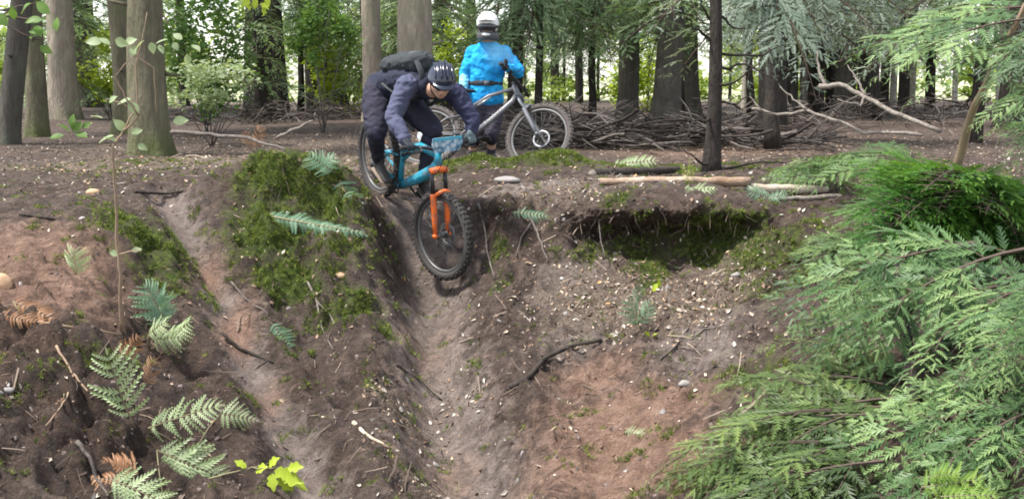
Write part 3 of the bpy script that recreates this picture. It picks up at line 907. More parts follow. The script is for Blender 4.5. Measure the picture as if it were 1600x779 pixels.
def trunk_mb(path, radii, seed=0, n=16, flare=0.0, lump_=0.06):
    """a trunk with uneven girth; flare widens the foot with root buttresses"""
    r = random.Random(seed)
    ph = [r.uniform(0, 6.28) for _ in range(4)]
    mb = MB()
    mb.tube(path, radii, n)
    for i, p in enumerate(path):
        for k in range(n):
            a = 2 * math.pi * k / n
            j = i * n + k
            h = (path[i] - path[0]).length
            w = 1 + lump_ * math.sin(3 * a + ph[0] + h * 0.7) + lump_ * 0.7 * math.sin(5 * a + ph[1] - h * 1.3) + lump_ * 0.5 * math.sin(2 * a + ph[2] + h * 2.1)
            if flare: w += flare * math.exp(-h / 0.28) * (0.55 + 0.45 * math.sin(5 * a + ph[3]))
            mb.v[j] = path[i] + (mb.v[j] - path[i]) * w
    return mb

def trunk_path(h, lean=(0, 0), seed=0, steps=(0, .06, .14, .26, .45, .65, .9, 1.2, 1.5, 1.8, 2.1, 2.5, 3.0, 4.5, 6.5, 9, 12, 16)):
    r = random.Random(seed)
    ax, ay = r.uniform(0, 6), r.uniform(0, 6)
    zs = [z for z in steps if z < h] + [h]
    return [V(lean[0] * z + 0.03 * (math.sin(ax + z * 0.9) - math.sin(ax)), lean[1] * z + 0.03 * (math.sin(ay + z * 0.7) - math.sin(ay)), z - 0.08) for z in zs]

# ------------------------------------------------------------------ forest trees
def conifer_crown(seed, h, z0, zdense, n_low, n_high, reach, mats):
    r = random.Random(seed)
    parts = []
    ph = r.uniform(0, 6)
    for i in range(n_low + n_high):
        if i < n_low: z = z0 + (zdense - z0) * (i + r.random()) / n_low
        else: z = zdense + (h - zdense) * ((i - n_low) / n_high) ** 0.9
        a = ph + i * 2.399 + r.uniform(-.3, .3)
        L = reach * (0.35 + 0.65 * (1 - z / h)) * r.uniform(0.65, 1.15)
        base = V(0, 0, z)
        tip = base + V(math.cos(a) * L, math.sin(a) * L, -0.16 * L + r.uniform(-.15, .1) * L)
        src = BOUGH_MID if z < zdense + 0.6 else BOUGH_LO
        parts.append((r.choice(src), frame_to(base, tip, roll=r.uniform(-.3, .3), wscale=r.uniform(0.8, 1.15)), r.uniform(-.2, .2)))
    v, f, t, m = merge(parts)
    return np_mesh('crown', v, f, mats, m, {'tint': t})

CROWN_LOW = [conifer_crown(k, 13, 2.0, 4.2, 14, 18, 2.6, [L_BACK, M_TWIG]) for k in (1, 2, 3)]
CROWN_SILVER = [conifer_crown(k, 12, 1.8, 4.0, 13, 18, 2.6, [L_SILVER, M_TWIG]) for k in (11, 12)]
CROWN_HIGH = [conifer_crown(k, 14, 3.4, 5.0, 6, 20, 2.9, [L_BACK, M_TWIG]) for k in (21, 22)]
CROWN_YOUNG = [conifer_crown(k, 6, 0.75, 3.0, 22, 14, 1.7, [L_BACK, M_TWIG]) for k in (31, 32, 33)]

def broad_crown(seed, c, rad, n, size, mats, hollow=0.3):
    r = np.random.default_rng(seed)
    nc = max(4, n // 60)
    cl = r.normal(0, 1, (nc, 3)); cl /= np.linalg.norm(cl, axis=1)[:, None]
    cl *= (hollow + (1 - hollow) * r.random((nc, 1)) ** 0.5)
    ctr = np.array(c) + cl * np.array(rad)
    which = r.integers(0, nc, n)
    pos = ctr[which] + r.normal(0, 1, (n, 3)) * np.array(rad) * 0.16
    z = r.normal(0, 0.5, (n, 3)) + np.array([0, -0.25, 0.9]); z /= np.linalg.norm(z, axis=1)[:, None]
    a = r.normal(0, 1, (n, 3)); x = a - z * (a * z).sum(1)[:, None]; x /= np.linalg.norm(x, axis=1)[:, None]
    y = np.cross(z, x)
    s = (size * (0.6 + 0.8 * r.random(n)))[:, None]
    bv = np.array(LEAF_V) * np.array([1, 1.15, 1]); bf = np.array(LEAF_F)
    vs = pos[:, None] + bv[None, :, 0:1] * (x * s)[:, None] + bv[None, :, 1:2] * (y * s)[:, None] + bv[None, :, 2:3] * (z * s)[:, None]
    fs = (bf[None] + (np.arange(n) * 5)[:, None, None]).reshape(-1, 3)
    tint = np.repeat(np.clip(0.25 + 0.5 * r.random(nc)[which] + r.normal(0, 0.12, n), 0, 1), 5)
    return vs.reshape(-1, 3), fs, tint, np.zeros(len(fs), int)

def crown_mesh_broad(seed, h=9.0):
    parts = []
    r = random.Random(seed)
    for k in range(5):
        c = (r.uniform(-1.2, 1.2), r.uniform(-1.2, 1.2), h * r.uniform(0.55, 1.0))
        parts.append((broad_crown(seed * 10 + k, c, (1.8, 1.8, 1.3), 500, 0.22, None), Matrix.Identity(4), 0))
    v, f, t, m = merge(parts)
    return np_mesh('crown', v, f, [L_BROAD], m, {'tint': t})
CROWN_BROAD = [crown_mesh_broad(k) for k in (5, 6)]

# px of the trunk at the foot, foot row, width in px, lean, bark, crown, height, label
TREES = [
    (10, 222, 36, (0.13, 0), MB_GREY, CROWN_HIGH[0], 13, 'grey leaning trunk at the photo\'s left edge, forked beside a mossy trunk'),
    (58, 212, 33, (0.0, 0.02), MB_LICHEN, CROWN_BROAD[0], 10, 'dark mossy trunk rising right beside the grey leaning trunk'),
    (97, 186, 47, (0.0, 0), MB_PALE, CROWN_BROAD[1], 11, 'pale lichen-spotted trunk between the mossy dark trunks'),
    (140, 166, 36, (0.0, 0), MB_DARK, CROWN_HIGH[1], 13, 'near-black straight trunk right of the pale lichen-spotted trunk'),
    (205, 205, 52, (0.0, 0), MB_LICHEN, CROWN_BROAD[0], 10, 'brownish trunk half hidden behind the moss-footed trunk'),
    (237, 243, 60, (0.0, 0), MB_LICHEN, CROWN_BROAD[1], 11, 'thick beige trunk with moss over its foot, behind the thin sapling'),
    (405, 182, 46, (-0.01, 0), MB_DARK, CROWN_HIGH[0], 13, 'dark trunk, left one of a close pair behind the bare twig'),
    (436, 178, 30, (0.0, 0), MB_DARK, CROWN_HIGH[1], 13, 'dark trunk, slimmer right one of a close pair'),
    (518, 166, 46, (-0.01, 0), MB_DARK, CROWN_LOW[0], 13, 'dark brown trunk left of the two pale trunks behind the crouching rider'),
    (586, 192, 34, (0.0, 0), MB_PALE, CROWN_BROAD[0], 11, 'slimmer pale trunk behind the crouching rider\'s hip'),
    (652, 200, 58, (0.0, 0), MB_PALE, CROWN_BROAD[1], 12, 'thick pale trunk directly behind the crouching rider\'s backpack'),
    (694, 178, 22, (0.0, 0), MB_DARK, CROWN_LOW[1], 13, 'dark trunk just left of the standing rider in blue'),
    (868, 158, 14, (0.0, 0), MB_DARK, CROWN_LOW[2], 12, 'thin dark distant trunk above the grey bicycle\'s front wheel'),
    (905, 160, 13, (0.0, 0), MB_DARK, CROWN_LOW[0], 12, 'thin dark distant trunk right of the grey bicycle\'s front wheel'),
    (980, 184, 34, (0.0, 0), MB_GREY, CROWN_LOW[1], 13, 'brown-grey trunk rising at the left end of the brush pile'),
    (1040, 190, 44, (0.02, 0), MB_GREY, CROWN_LOW[2], 13, 'grey trunk with a flared foot behind the brush pile'),
    (1076, 180, 32, (0.0, 0), MB_GREY, CROWN_LOW[0], 13, 'pale grey trunk just right of the flared grey trunk'),
    (1207, 226, 42, (0.0, 0), MB_DARK, CROWN_SILVER[0], 12, 'dark trunk under silvery drooping needles right of the slender black trunk'),
    (1235, 178, 20, (0.0, 0), MB_GREY, CROWN_SILVER[1], 12, 'grey trunk close behind the silvery-needled dark trunk'),
    (1272, 172, 24, (0.0, 0), MB_DARK, CROWN_SILVER[1], 12, 'dark straight trunk left of the fallen bleached branch'),
    (1318, 182, 34, (0.0, 0), MB_GREY, CROWN_SILVER[0], 12, 'broad grey trunk standing behind the fallen bleached branch'),
    (1345, 170, 16, (0.0, 0), MB_DARK, CROWN_SILVER[1], 12, 'narrow dark trunk right behind the broad grey trunk'),
    (1524, 222, 20, (0.0, 0), MB_DARK, CROWN_SILVER[0], 11, 'dark slim trunk behind the leaning brown stem'),
    (1583, 200, 46, (0.0, 0), MB_DARK, CROWN_SILVER[1], 12, 'dark thick trunk at the photo\'s right edge'),
    (1163, 176, 10, (0.0, 0), MB_BIRCH, None, 11, 'thin white birch stem right of the slender black trunk'),
    (1256, 178, 13, (0.0, 0), MB_BIRCH, None, 11, 'whitest birch stem left of the broad grey trunk'),
    (1296, 172, 7, (0.0, 0), MB_BIRCH, None, 11, 'thread-thin white birch stem between dark and grey trunks'),
    (1395, 176, 11, (0.0, 0), MB_BIRCH, None, 11, 'white birch stem above the fallen bleached branch, left of a pair'),
    (1424, 174, 10, (0.0, 0), MB_BIRCH, None, 11, 'white birch stem above the fallen bleached branch, right of a pair'),
    (1491, 180, 9, (0.0, 0), MB_BIRCH, None, 11, 'lone thin white birch stem left of the leaning brown stem'),
    (1560, 180, 10, (0.0, 0), MB_BIRCH, None, 11, 'thin white birch stem right of the leaning brown stem'),
]
def flat_depth(py):
    ang = PITCH + math.atan((py - CY) / FPX)
    return CAM.z / math.tan(ang)
M_TREEGROUP = 'trunks of the wood behind the riders'
for k, (px, py, wpx, lean, bark, crown, h, lab) in enumerate(TREES):
    d = flat_depth(py)
    p = P(px, py, d)
    p.z = H(p.x, p.y)
    r0 = wpx / FPX * d / 2
    t = empty('tree', p, lab, 'tree', M_TREEGROUP)
    path = trunk_path(h, lean, k)
    rad = [r0 * (1 - 0.7 * (q.z + 0.08) / h) for q in path]
    tm = trunk_mb(path, rad, k, 18, 0.55 if wpx > 18 else 0.2)
    rs = random.Random(k)
    for q in range(rs.randint(1, 3) if wpx > 18 else 0):
        z, a = rs.uniform(0.5, 2.4), rs.uniform(0, 6.28)
        e = V(math.cos(a), math.sin(a), rs.uniform(-.1, .3))
        tm.tube([V(lean[0] * z, lean[1] * z, z) + e * r0 * 0.7, V(lean[0] * z, lean[1] * z, z) + e * (r0 + rs.uniform(.05, .3))], [0.03, 0.012], 6)
    tm.build('trunk', bark, t, local=True)
    if crown:
        c = link('crown', crown, t)
        c.rotation_euler = (0, 0, k * 1.7)
    else:
        link('crown', CROWN_HIGH[k % 2], t).rotation_euler = (0, 0, k * 1.1)
# young conifers whose low boughs fill the middle distance
YOUNG = [(735, 156, 'young conifer with feathery boughs behind the standing rider\'s right shoulder'), (820, 151, 'young conifer with feathery boughs right behind the standing rider\'s helmet'),
         (880, 157, 'young conifer hanging pale boughs over the grey bicycle\'s front wheel'), (935, 158, 'young conifer with pale boughs left of the brown-grey trunk'),
         (1012, 154, 'young conifer between the brown-grey and flared grey trunks'), (1140, 156, 'young conifer behind the slender black trunk'),
         (545, 155, 'young conifer left of the slimmer pale trunk'), (470, 152, 'young conifer left of the dark brown trunk'), (1225, 151, 'young silvery conifer behind the silver-needled trunk'),
         (780, 156, 'young conifer in the gap behind the standing rider\'s chest'), (1450, 151, 'young conifer behind the pair of white birches'), (1330, 157, 'young conifer behind the broad grey trunk')]
for k, (px, py, lab) in enumerate(YOUNG):
    d = flat_depth(py)
    p = P(px, py, d); p.z = H(p.x, p.y)
    t = empty('young_conifer', p, lab, 'tree', 'young conifers in the wood')
    path = trunk_path(5.5, (0, 0), 50 + k)
    trunk_mb(path, [0.07 * (1 - 0.8 * (q.z + .08) / 5.5) for q in path], 50 + k, 8, 0.2).build('trunk', MB_DARK, t, local=True)
    link('crown', CROWN_YOUNG[k % 3], t).rotation_euler = (0, 0, k * 2.1)
# wood farther back, trunks and crowns nothing tells apart
r_ = random.Random(99)
far_path = trunk_path(13, (0, 0), 77)
far_trunk = trunk_mb(far_path, [0.17 * (1 - 0.6 * (q.z + .08) / 13) for q in far_path], 77, 10, 0.4).mesh('trunk', MB_DARK)
for k in range(48):
    d = r_.uniform(27, 44)
    px = r_.uniform(-150, 1750)
    if 0 < px < 75 or 925 < px < 968 or 1122 < px < 1172 or 1236 < px < 1262 or 540 < px < 566: continue      # the bright gaps
    p = P(px, 150, d); p.z = H(p.x, p.y)
    t = empty('distant_tree', p, 'slim dark trunk far back in the wood', 'tree', 'distant trunks of the wood', rotz=r_.uniform(0, 6), scale=r_.uniform(0.75, 1.2))
    link('trunk', far_trunk, t)
    link('crown', r_.choice(CROWN_LOW + CROWN_HIGH + (CROWN_SILVER if px > 1000 else CROWN_YOUNG)), t)
# sunlit edge of the next wood across the field: one mass of foliage
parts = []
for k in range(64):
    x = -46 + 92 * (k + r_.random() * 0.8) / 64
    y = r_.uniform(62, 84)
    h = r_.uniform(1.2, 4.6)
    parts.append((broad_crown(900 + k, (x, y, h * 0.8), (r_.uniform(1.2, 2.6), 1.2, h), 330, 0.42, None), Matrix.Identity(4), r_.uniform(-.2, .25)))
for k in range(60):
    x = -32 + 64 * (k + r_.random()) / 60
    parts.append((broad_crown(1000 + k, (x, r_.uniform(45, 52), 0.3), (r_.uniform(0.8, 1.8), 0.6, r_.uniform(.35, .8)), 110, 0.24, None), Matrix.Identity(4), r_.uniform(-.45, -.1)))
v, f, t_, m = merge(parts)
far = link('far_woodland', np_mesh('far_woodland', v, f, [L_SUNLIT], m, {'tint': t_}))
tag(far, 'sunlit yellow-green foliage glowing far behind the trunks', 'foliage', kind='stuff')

# ------------------------------------------------------------------ dead wood
def limb(pts_px, r0, r1, seed=0, wob=0.012, n=8, sub=4):
    """branch through photograph points given as (px, py, depth)"""
    r = random.Random(seed)
    base = [P(*q) for q in pts_px]
    out = []
    for i in range(len(base) - 1):
        for j in range(sub):
            out.append(base[i].lerp(base[i + 1], j / sub))
    out.append(base[-1])
    out = [p + V(r.uniform(-1, 1), r.uniform(-1, 1), r.uniform(-1, 1)) * wob for p in out]
    m = len(out) - 1
    return out, [(r0 + (r1 - r0) * i / m) * r.uniform(0.88, 1.12) for i in range(m + 1)]

def stick(name, label, pts_px, r0, r1, mat, seed=0, cat='branch', group=None, forks=(), wob=0.012, n=8):
    t = empty(name, P(*pts_px[0]), label, cat, group)
    p, r = limb(pts_px, r0, r1, seed, wob)
    MB().tube(p, r, n).build('stem', mat, t)
    for k, (fp, f0, f1) in enumerate(forks):
        p, r = limb(fp, f0, f1, seed + 10 + k, wob * 0.7)
        MB().tube(p, r, 6).build('side_branch', mat, t)
    return t

# slender dead conifer in the middle distance
p0 = P(1112, 275, 12.0); p0.z = H(p0.x, p0.y)
t = empty('dead_conifer', p0, 'slender black dead trunk with bare side branches, in front of the brush pile', 'tree')
path = [p0 + V(0.004 * z * z + 0.02 * math.sin(z * 2), 0.02 * z, z) for z in (-.1, .1, .25, .5, .8, 1.2, 1.7, 2.4, 3.2, 4.5, 6)]
trunk_mb(path, [0.085, .08, .072, .068, .064, .06, .056, .05, .042, .03, .012], 5, 12, 0.5).build('trunk', MB_DARK, t)
for k, fp in enumerate([[(1112, 62, 12), (1085, 45, 11.9), (1072, 25, 11.8)], [(1114, 45, 12.1), (1100, 15, 12), (1090, -20, 12)], [(1112, 135, 12), (1150, 130, 11.9), (1185, 95, 11.7)],
                        [(1112, 110, 12), (1165, 100, 12), (1220, 130, 11.9)], [(1112, 185, 12), (1085, 190, 11.7), (1060, 230, 11.3)], [(1116, 262, 12), (1170, 258, 11.8), (1215, 250, 11.6), (1235, 262, 11.5)],
                        [(1112, 258, 12), (1085, 250, 11.8), (1068, 228, 11.7)], [(1112, 150, 12.1), (1140, 165, 12.2), (1178, 150, 12.3)], [(1114, 20, 12.1), (1140, 40, 12.1), (1175, 45, 12.2)], [(1116, 80, 12.1), (1180, 88, 12.2), (1235, 70, 12.4)]]):
    p, r = limb(fp, 0.016, 0.004, 40 + k, 0.02)
    MB().tube(p, r, 6).build('side_branch', MB_DARK, t)

# brush pile of dead branches
bp = P(1010, 215, 16.6); bp.z = H(bp.x, bp.y)
pile = empty('brush_pile', bp, 'long low pile of grey dead branches in front of the far trunks', 'brush pile')
variants = []
for k in range(6):
    r_ = random.Random(500 + k)
    L = 1.0
    mb = MB()
    pts = [V(L * (i / 7 - 0.5), 0.10 * math.sin(i * 0.8 + k) * r_.uniform(.3, 1), 0.05 * math.sin(i * 1.1 + 2 * k)) for i in range(8)]
    mb.tube(pts, [0.017 * (1 - i / 9) for i in range(8)], 6)
    for j in range(3):
        i = r_.randint(2, 5)
        d = V(r_.uniform(.1, .3), r_.choice((-1, 1)) * r_.uniform(.1, .25), r_.uniform(-.05, .15))
        mb.tube([pts[i], pts[i] + d * 0.6, pts[i] + d + V(0.05, 0, 0.03)], [0.009, 0.006, 0.003], 5)
    variants.append([mb.mesh('branch', m) for m in (M_GREYWOOD, M_DARKWOOD)])
r_ = random.Random(31)
for k in range(240):
    u = r_.uniform(-1, 1)
    x = bp.x + u * 2.2 + r_.uniform(-.3, .3)
    y = bp.y + r_.uniform(-1.0, 1.6)
    top = 0.20 * (1 - abs(u) ** 3) + 0.04
    o = link('branch', variants[k % 6][0 if r_.random() < 0.35 else 1], pile)
    L = r_.uniform(0.9, 2.3)
    o.location = V(x, y, H(x, y) + r_.random() ** 1.2 * top + 0.02) - bp
    o.rotation_euler = (r_.uniform(0, 6), r_.gauss(0, 0.13), r_.gauss(0, 0.5) + (math.pi if r_.random() < .5 else 0))
    o.scale = (L, L * 0.55, L * 0.55 * r_.uniform(0.8, 1.5))
# brushwood along the foot of the other trees
def tangle(name, label, px, py, halfw, n, top, seed, depth=0.8, lmin=0.5, lmax=1.6):
    d = flat_depth(py)
    c = P(px, py, d); c.z = H(c.x, c.y)
    t = empty(name, c, label, 'brush pile')
    r = random.Random(seed)
    for k in range(n):
        x, y = c.x + r.uniform(-halfw, halfw), c.y + r.uniform(-depth, depth)
        o = link('branch', variants[k % 6][0 if r.random() < 0.4 else 1], t)
        L = r.uniform(lmin, lmax)
        o.location = V(x, y, H(x, y) + r.random() ** 1.5 * top + 0.02) - c
        o.rotation_euler = (r.uniform(0, 6), r.gauss(0, 0.3), r.uniform(0, 6))
        o.scale = (L, L * 0.7, L * 0.7 * r.uniform(0.8, 1.8))
tangle('brushwood', 'dark tangle of brushwood at the foot of the paired dark trunks', 400, 190, 1.6, 70, 0.35, 61)
tangle('brushwood', 'brown brushwood behind the crouching rider\'s rear wheel', 520, 186, 1.1, 50, 0.3, 62)
tangle('brushwood', 'dark brushwood between the silver-needled trunk and the fallen bleached branch', 1280, 196, 2.6, 90, 0.5, 63)
tangle('brushwood', 'dim brushwood beneath the birch stems', 1450, 186, 2.2, 70, 0.5, 64)
tangle('brushwood', 'grey brushwood behind the grey bicycle\'s front wheel', 860, 198, 1.4, 60, 0.35, 65)

# fallen branches and logs
stick('fallen_branch', 'large bleached fallen branch slanting down to the green bush, with a dark fork', [(1282, 136, 11.0), (1310, 132, 10.9), (1352, 150, 10.7), (1410, 182, 10.4), (1468, 204, 10.1)], 0.023, 0.018, M_DEADWOOD, 1,
      forks=[([(1352, 150, 10.7), (1340, 125, 10.8), (1325, 100, 10.9)], .014, .004), ([(1352, 150, 10.7), (1345, 165, 10.6), (1310, 155, 10.6)], .012, .005), ([(1290, 136, 11), (1280, 110, 11.1), (1276, 80, 11.2)], .018, .006)])
stick('fallen_branch', 'thin crooked bleached branch below the large fallen branch', [(1174, 168, 11.8), (1215, 180, 11.6), (1262, 172, 11.4), (1310, 190, 11.1), (1350, 208, 10.9), (1440, 210, 10.4)], 0.014, 0.014, M_DEADWOOD, 2,
      forks=[([(1262, 172, 11.4), (1240, 155, 11.5), (1220, 135, 11.6)], .012, .005), ([(1215, 180, 11.6), (1190, 172, 11.6), (1170, 150, 11.7)], .01, .003)])
def log(name, label, a, b, r0, r1, mat, seed, bark_mat=None):
    a, b = (a[0], a[1], on_ground(a[0], a[1] + 6).y), (b[0], b[1], on_ground(b[0], b[1] + 6).y)
    t = empty(name, P(*a), label, 'log')
    p, r = limb([a, b], r0, r1, seed, 0.006, sub=14)
    up = sorted(H(q.x, q.y) + k * 0.5 - q.z for q, k in zip(p, r))[int(len(p) * 0.6)]
    p = [q + V(0, 0, up) for q in p]
    mb = MB().tube(p, r, 14)
    mb.build('trunk', mat, t)
    for q, s, rr in ((p[0], p[0] - p[1], r[0]), (p[-1], p[-1] - p[-2], r[-1])):
        s = s.normalized()
        MB().tube([q, q + s * 0.004], [rr * 0.93, rr * 0.9], 12).build('cut_end', M_DEADWOOD, t)
    return t
log('log', 'long stripped log with orange-brown middle, lying behind the pit edge', (938, 290, 10.75), (1172, 291, 10.6), 0.030, 0.038, M_ORANGEWOOD, 3)
log('log', 'shorter whitish log continuing the long stripped log', (1168, 291, 10.5), (1292, 294, 10.35), 0.04, 0.036, M_PALEWOOD, 4)
log('log', 'thin greyish pole lying in front of the whitish log', (1190, 306, 10.1), (1315, 300, 9.9), 0.018, 0.022, M_DEADWOOD, 5)
log('log', 'dark half-buried log behind the long stripped log', (925, 268, 12.2), (1060, 262, 12.4), 0.05, 0.04, M_DARKWOOD, 6)
stick('curved_root', 'curved grey dead root lying in front of the long stripped log', [(976, 282, 10.5), (985, 297, 10.3), (1020, 306, 10.15), (1070, 309, 10.1), (1128, 312, 10.05)], 0.035, 0.012, M_DEADWOOD, 7, 'root')
stick('stick', 'grey stick lying along the lip of the pit', [(994, 313, 10.1), (1030, 316, 10.0), (1075, 316, 9.95)], 0.012, 0.007, M_GREYWOOD, 8)
stick('fallen_branch', 'long thin fallen branch on the leaf litter behind the mossy mound', [(268, 205, 14.5), (330, 210, 14.2), (390, 216, 13.8), (446, 234, 13.0)], 0.024, 0.016, M_GREYWOOD, 9)
stick('stick', 'short pale stick propped up behind the mossy mound', [(432, 216, 13.5), (462, 202, 13.4), (487, 189, 13.4)], 0.02, 0.012, M_DEADWOOD, 10)
def ground_stick(name, label, pts, r0, r1, mat, seed, forks=(), lift=0.012, cat='stick'):
    pp = []
    for (px, py) in pts:
        g = on_ground(px, py)
        pp.append((px, py, g.y - lift * 2.0))
    fk = [([(px, py, on_ground(px, py).y - lift * 2.0) for (px, py) in f], a, b) for f, a, b in forks]
    return stick(name, label, pp, r0, r1, mat, seed, cat, forks=fk, wob=0.004, n=7)
ground_stick('stick', 'black forked stick lying across the worn line on the left slope', [(346, 520), (375, 545), (420, 562), (450, 575), (474, 598)], 0.014, 0.009, M_DARKWOOD, 11, [([(420, 562), (405, 572), (398, 578)], .01, .004), ([(375, 545), (360, 535), (350, 530)], .009, .004)])
ground_stick('stick', 'tan forked twig lying on the dark left bank', [(88, 540), (112, 580), (135, 608), (160, 637)], 0.008, 0.004, M_TANTWIG, 12, [([(114, 585), (106, 615), (95, 635), (72, 665)], .006, .004)])
ground_stick('stick', 'pale stick lying low on the slope below the mossy mound', [(553, 660), (575, 680), (606, 698)], 0.014, 0.008, M_PALEWOOD, 13)
ground_stick('root', 'dark root arching across the chute floor', [(795, 605), (825, 590), (850, 560), (890, 540), (940, 530)], 0.022, 0.012, M_DARKWOOD, 14, cat='root')
ground_stick('stick', 'thin curved stick below the two left ferns', [(60, 502), (110, 510), (190, 522)], 0.008, 0.005, M_TANTWIG, 15)
ground_stick('stick', 'thin brown stick standing on the litter slope below the leafy fern', [(1075, 512), (1055, 540), (1032, 560)], 0.009, 0.005, M_GREYWOOD, 16)
ground_stick('stick', 'dark twig on the mud between mossy bank and chute', [(620, 570), (650, 590), (690, 625)], 0.008, 0.005, M_DARKWOOD, 17)
ground_stick('stick', 'dark curved stick across the worn line above the black forked stick', [(362, 440), (385, 468), (420, 490)], 0.008, 0.005, M_GREYWOOD, 18)
ground_stick('stick', 'half-buried dark stick along the upper left slope', [(30, 335), (80, 340), (130, 348)], 0.012, 0.009, M_DARKWOOD, 19)
ground_stick('stick', 'dark stub of wood on the level ground above the worn line', [(210, 300), (255, 303), (288, 298)], 0.014, 0.01, M_DARKWOOD, 20)
ground_stick('root', 'thin root running down the left bank by the grey stone', [(25, 560), (30, 600), (48, 640), (60, 655)], 0.007, 0.005, M_GREYWOOD, 22, cat='root')
ground_stick('stick', 'dark stick on the reddish ground beneath the cedar boughs', [(1330, 735), (1290, 752), (1240, 762)], 0.01, 0.006, M_DARKWOOD, 23)
ground_stick('stick', 'thin grey stick on the litter right of the leafy fern', [(1080, 530), (1100, 515), (1140, 508)], 0.007, 0.004, M_GREYWOOD, 24)

ground_stick('root', 'thin root hanging down the crumbling edge right of the front wheel', [(748, 318), (756, 350), (762, 395), (772, 435)], 0.012, 0.006, M_GREYWOOD, 31, cat='root')
ground_stick('root', 'forked root over the broken edge left of the hollow', [(815, 322), (832, 345), (846, 380), (856, 410)], 0.012, 0.006, M_GREYWOOD, 32, [([(832, 345), (815, 370), (806, 400)], .008, .004)], cat='root')
ground_stick('root', 'root hanging down the dark wall between mossy mound and chute', [(578, 318), (590, 350), (596, 390), (606, 430)], 0.012, 0.006, M_DARKWOOD, 33, cat='root')
ground_stick('root', 'pale root showing at the foot of the mossy mound', [(480, 440), (495, 470), (502, 510), (520, 545)], 0.010, 0.005, M_DEADWOOD, 34, [([(495, 470), (515, 490), (530, 520)], .007, .004)], cat='root')
ground_stick('root', 'thin root dangling under the turf lip of the hollow', [(935, 345), (938, 372), (945, 400)], 0.007, 0.004, M_GREYWOOD, 35, cat='root')
ground_stick('root', 'dark root snaking down the left bank below the hanging fern', [(120, 690), (140, 715), (150, 745), (170, 775)], 0.012, 0.007, M_GREYWOOD, 36, cat='root')
# single stones
def stone(label, px, py, r, mat, seed, flat=0.6):
    g = on_ground(px, py)
    v, f = lump(seed)
    mb = MB().ellip((0, 0, 0), (r, r * 0.75, r * flat), seg=12, rings=8)
    for i, p in enumerate(mb.v):
        q = np.array([tuple(p)])
        mb.v[i] = p * (1 + 0.5 * float(fbm(q + seed * 3.1, r * 0.9, 2, seed)[0]))
    mb.v = [p + g + V(0, 0, r * flat * 0.4) for p in mb.v]
    t = mb.build('stone', mat)
    return tag(t, label, 'stone')
M_STONE = mat_plain('stone', (0.32, 0.30, 0.28), (0.18, 0.16, 0.145), 0.8, 30, bump=0.4)
M_TANSTONE = mat_plain('tan_stone', (0.55, 0.36, 0.22), (0.36, 0.22, 0.13), 0.8, 14, bump=0.3)
stone('large tan rock at the photo\'s left edge on the reddish slope', 2, 448, 0.085, M_TANSTONE, 1, 0.85)
stone('small grey stone pressed in the dark left bank', 12, 612, 0.034, M_STONE, 2)
stone('flat tan stone at the foot of the mossy mound', 530, 432, 0.045, M_TANSTONE, 3, 0.6)
stone('pale flat stone under the mossy hump in front of the grey bicycle', 795, 284, 0.12, M_STONE, 4, 0.3)
stone('pale round stone at the chute\'s right side', 884, 492, 0.03, M_STONE, 5)
stone('pale stone on the litter right of the hollow\'s lower end', 1150, 432, 0.035, M_STONE, 6)
stone('light stone by the lower end of the litter slope', 1070, 602, 0.04, M_STONE, 7)
stone('small pale stone on the upper left slope', 146, 303, 0.05, M_TANSTONE, 8)

# ------------------------------------------------------------------ cedars on the right bank
def cedar(name, label, trunk_px, r0, boughs, mats, src=BOUGH_HI, bark=MB_DARK, seed=0, up=(0, -0.4, 1), extra=None, cat='tree'):
    """a cedar whose boughs run from the stem to given photograph points: (base px, py, d), (tip px, py, d), width"""
    r = random.Random(seed)
    pts = [P(*q) for q in trunk_px]
    g = pts[0]
    t = empty(name, g, label, cat)
    path = []
    for i in range(len(pts) - 1):
        for j in range(5): path.append(pts[i].lerp(pts[i + 1], j / 5) + V(r.uniform(-1, 1), r.uniform(-1, 1), 0) * r0 * 0.25)
    path.append(pts[-1])
    m = len(path) - 1
    trunk_mb(path, [r0 * (1 - 0.75 * i / m) for i in range(m + 1)], seed, 10, 0.3).build('trunk', bark, t)
    parts = []
    for k, b in enumerate(boughs):
        a, e = P(*b[0]), P(*b[1])
        ws = b[2] if len(b) > 2 else 1.0
        dt = b[3] if len(b) > 3 else r.uniform(-.15, .15)
        parts.append((src[(k + seed) % len(src)], frame_to(a, e, up, r.uniform(-.4, .4), ws), dt))
    if extra: parts += extra
    leaf_object('crown', merge(parts), mats, t, g)
    return t

# big bluish cedar at the right edge: its boughs reach over the pit
B1 = []
r_ = random.Random(4)
for ty, xs_ in ((440, (1205, 1320, 1440, 1555)), (500, (1250, 1370, 1480, 1580)), (560, (1165, 1290, 1420, 1545)), (625, (1210, 1330, 1455, 1570)), (690, (1290, 1400, 1500, 1590)), (750, (1340, 1430, 1510, 1590)), (805, (1360, 1450, 1540))):
    for k, tx in enumerate(xs_):
        if r_.random() < 0.12: continue
        u = (1650 - tx) / 480.0
        dt_ = 4.75 + 1.75 * u + r_.uniform(-.1, .1) - (0.5 if ty >= 680 else 0.15 if ty > 600 else 0)
        bx = tx + 150 + 190 * u
        B1.append(((bx, ty - 38 - 25 * u + r_.uniform(-8, 8), dt_ + 0.28 - 0.2 * u), (tx, ty + r_.uniform(-10, 10), dt_), r_.uniform(.9, 1.2), r_.uniform(-.12, .22)))
        if k % 2: B1.append(((bx + 40, ty - 15, dt_ + 0.75), (tx + 55, ty + 34, dt_ + 0.5), 1.1, r_.uniform(-.5, -.3)))  # inner boughs tinted darker, their shade put into the leaf colour
cedar('cedar', 'large cedar with bluish flat sprays reaching over the pit at lower right', [(1690, 800, 5.0), (1670, 500, 5.5), (1660, 200, 6.0), (1655, -200, 6.3)], 0.09, B1, [L_CEDARBLUE, M_TWIG], BOUGH_HI, seed=1)
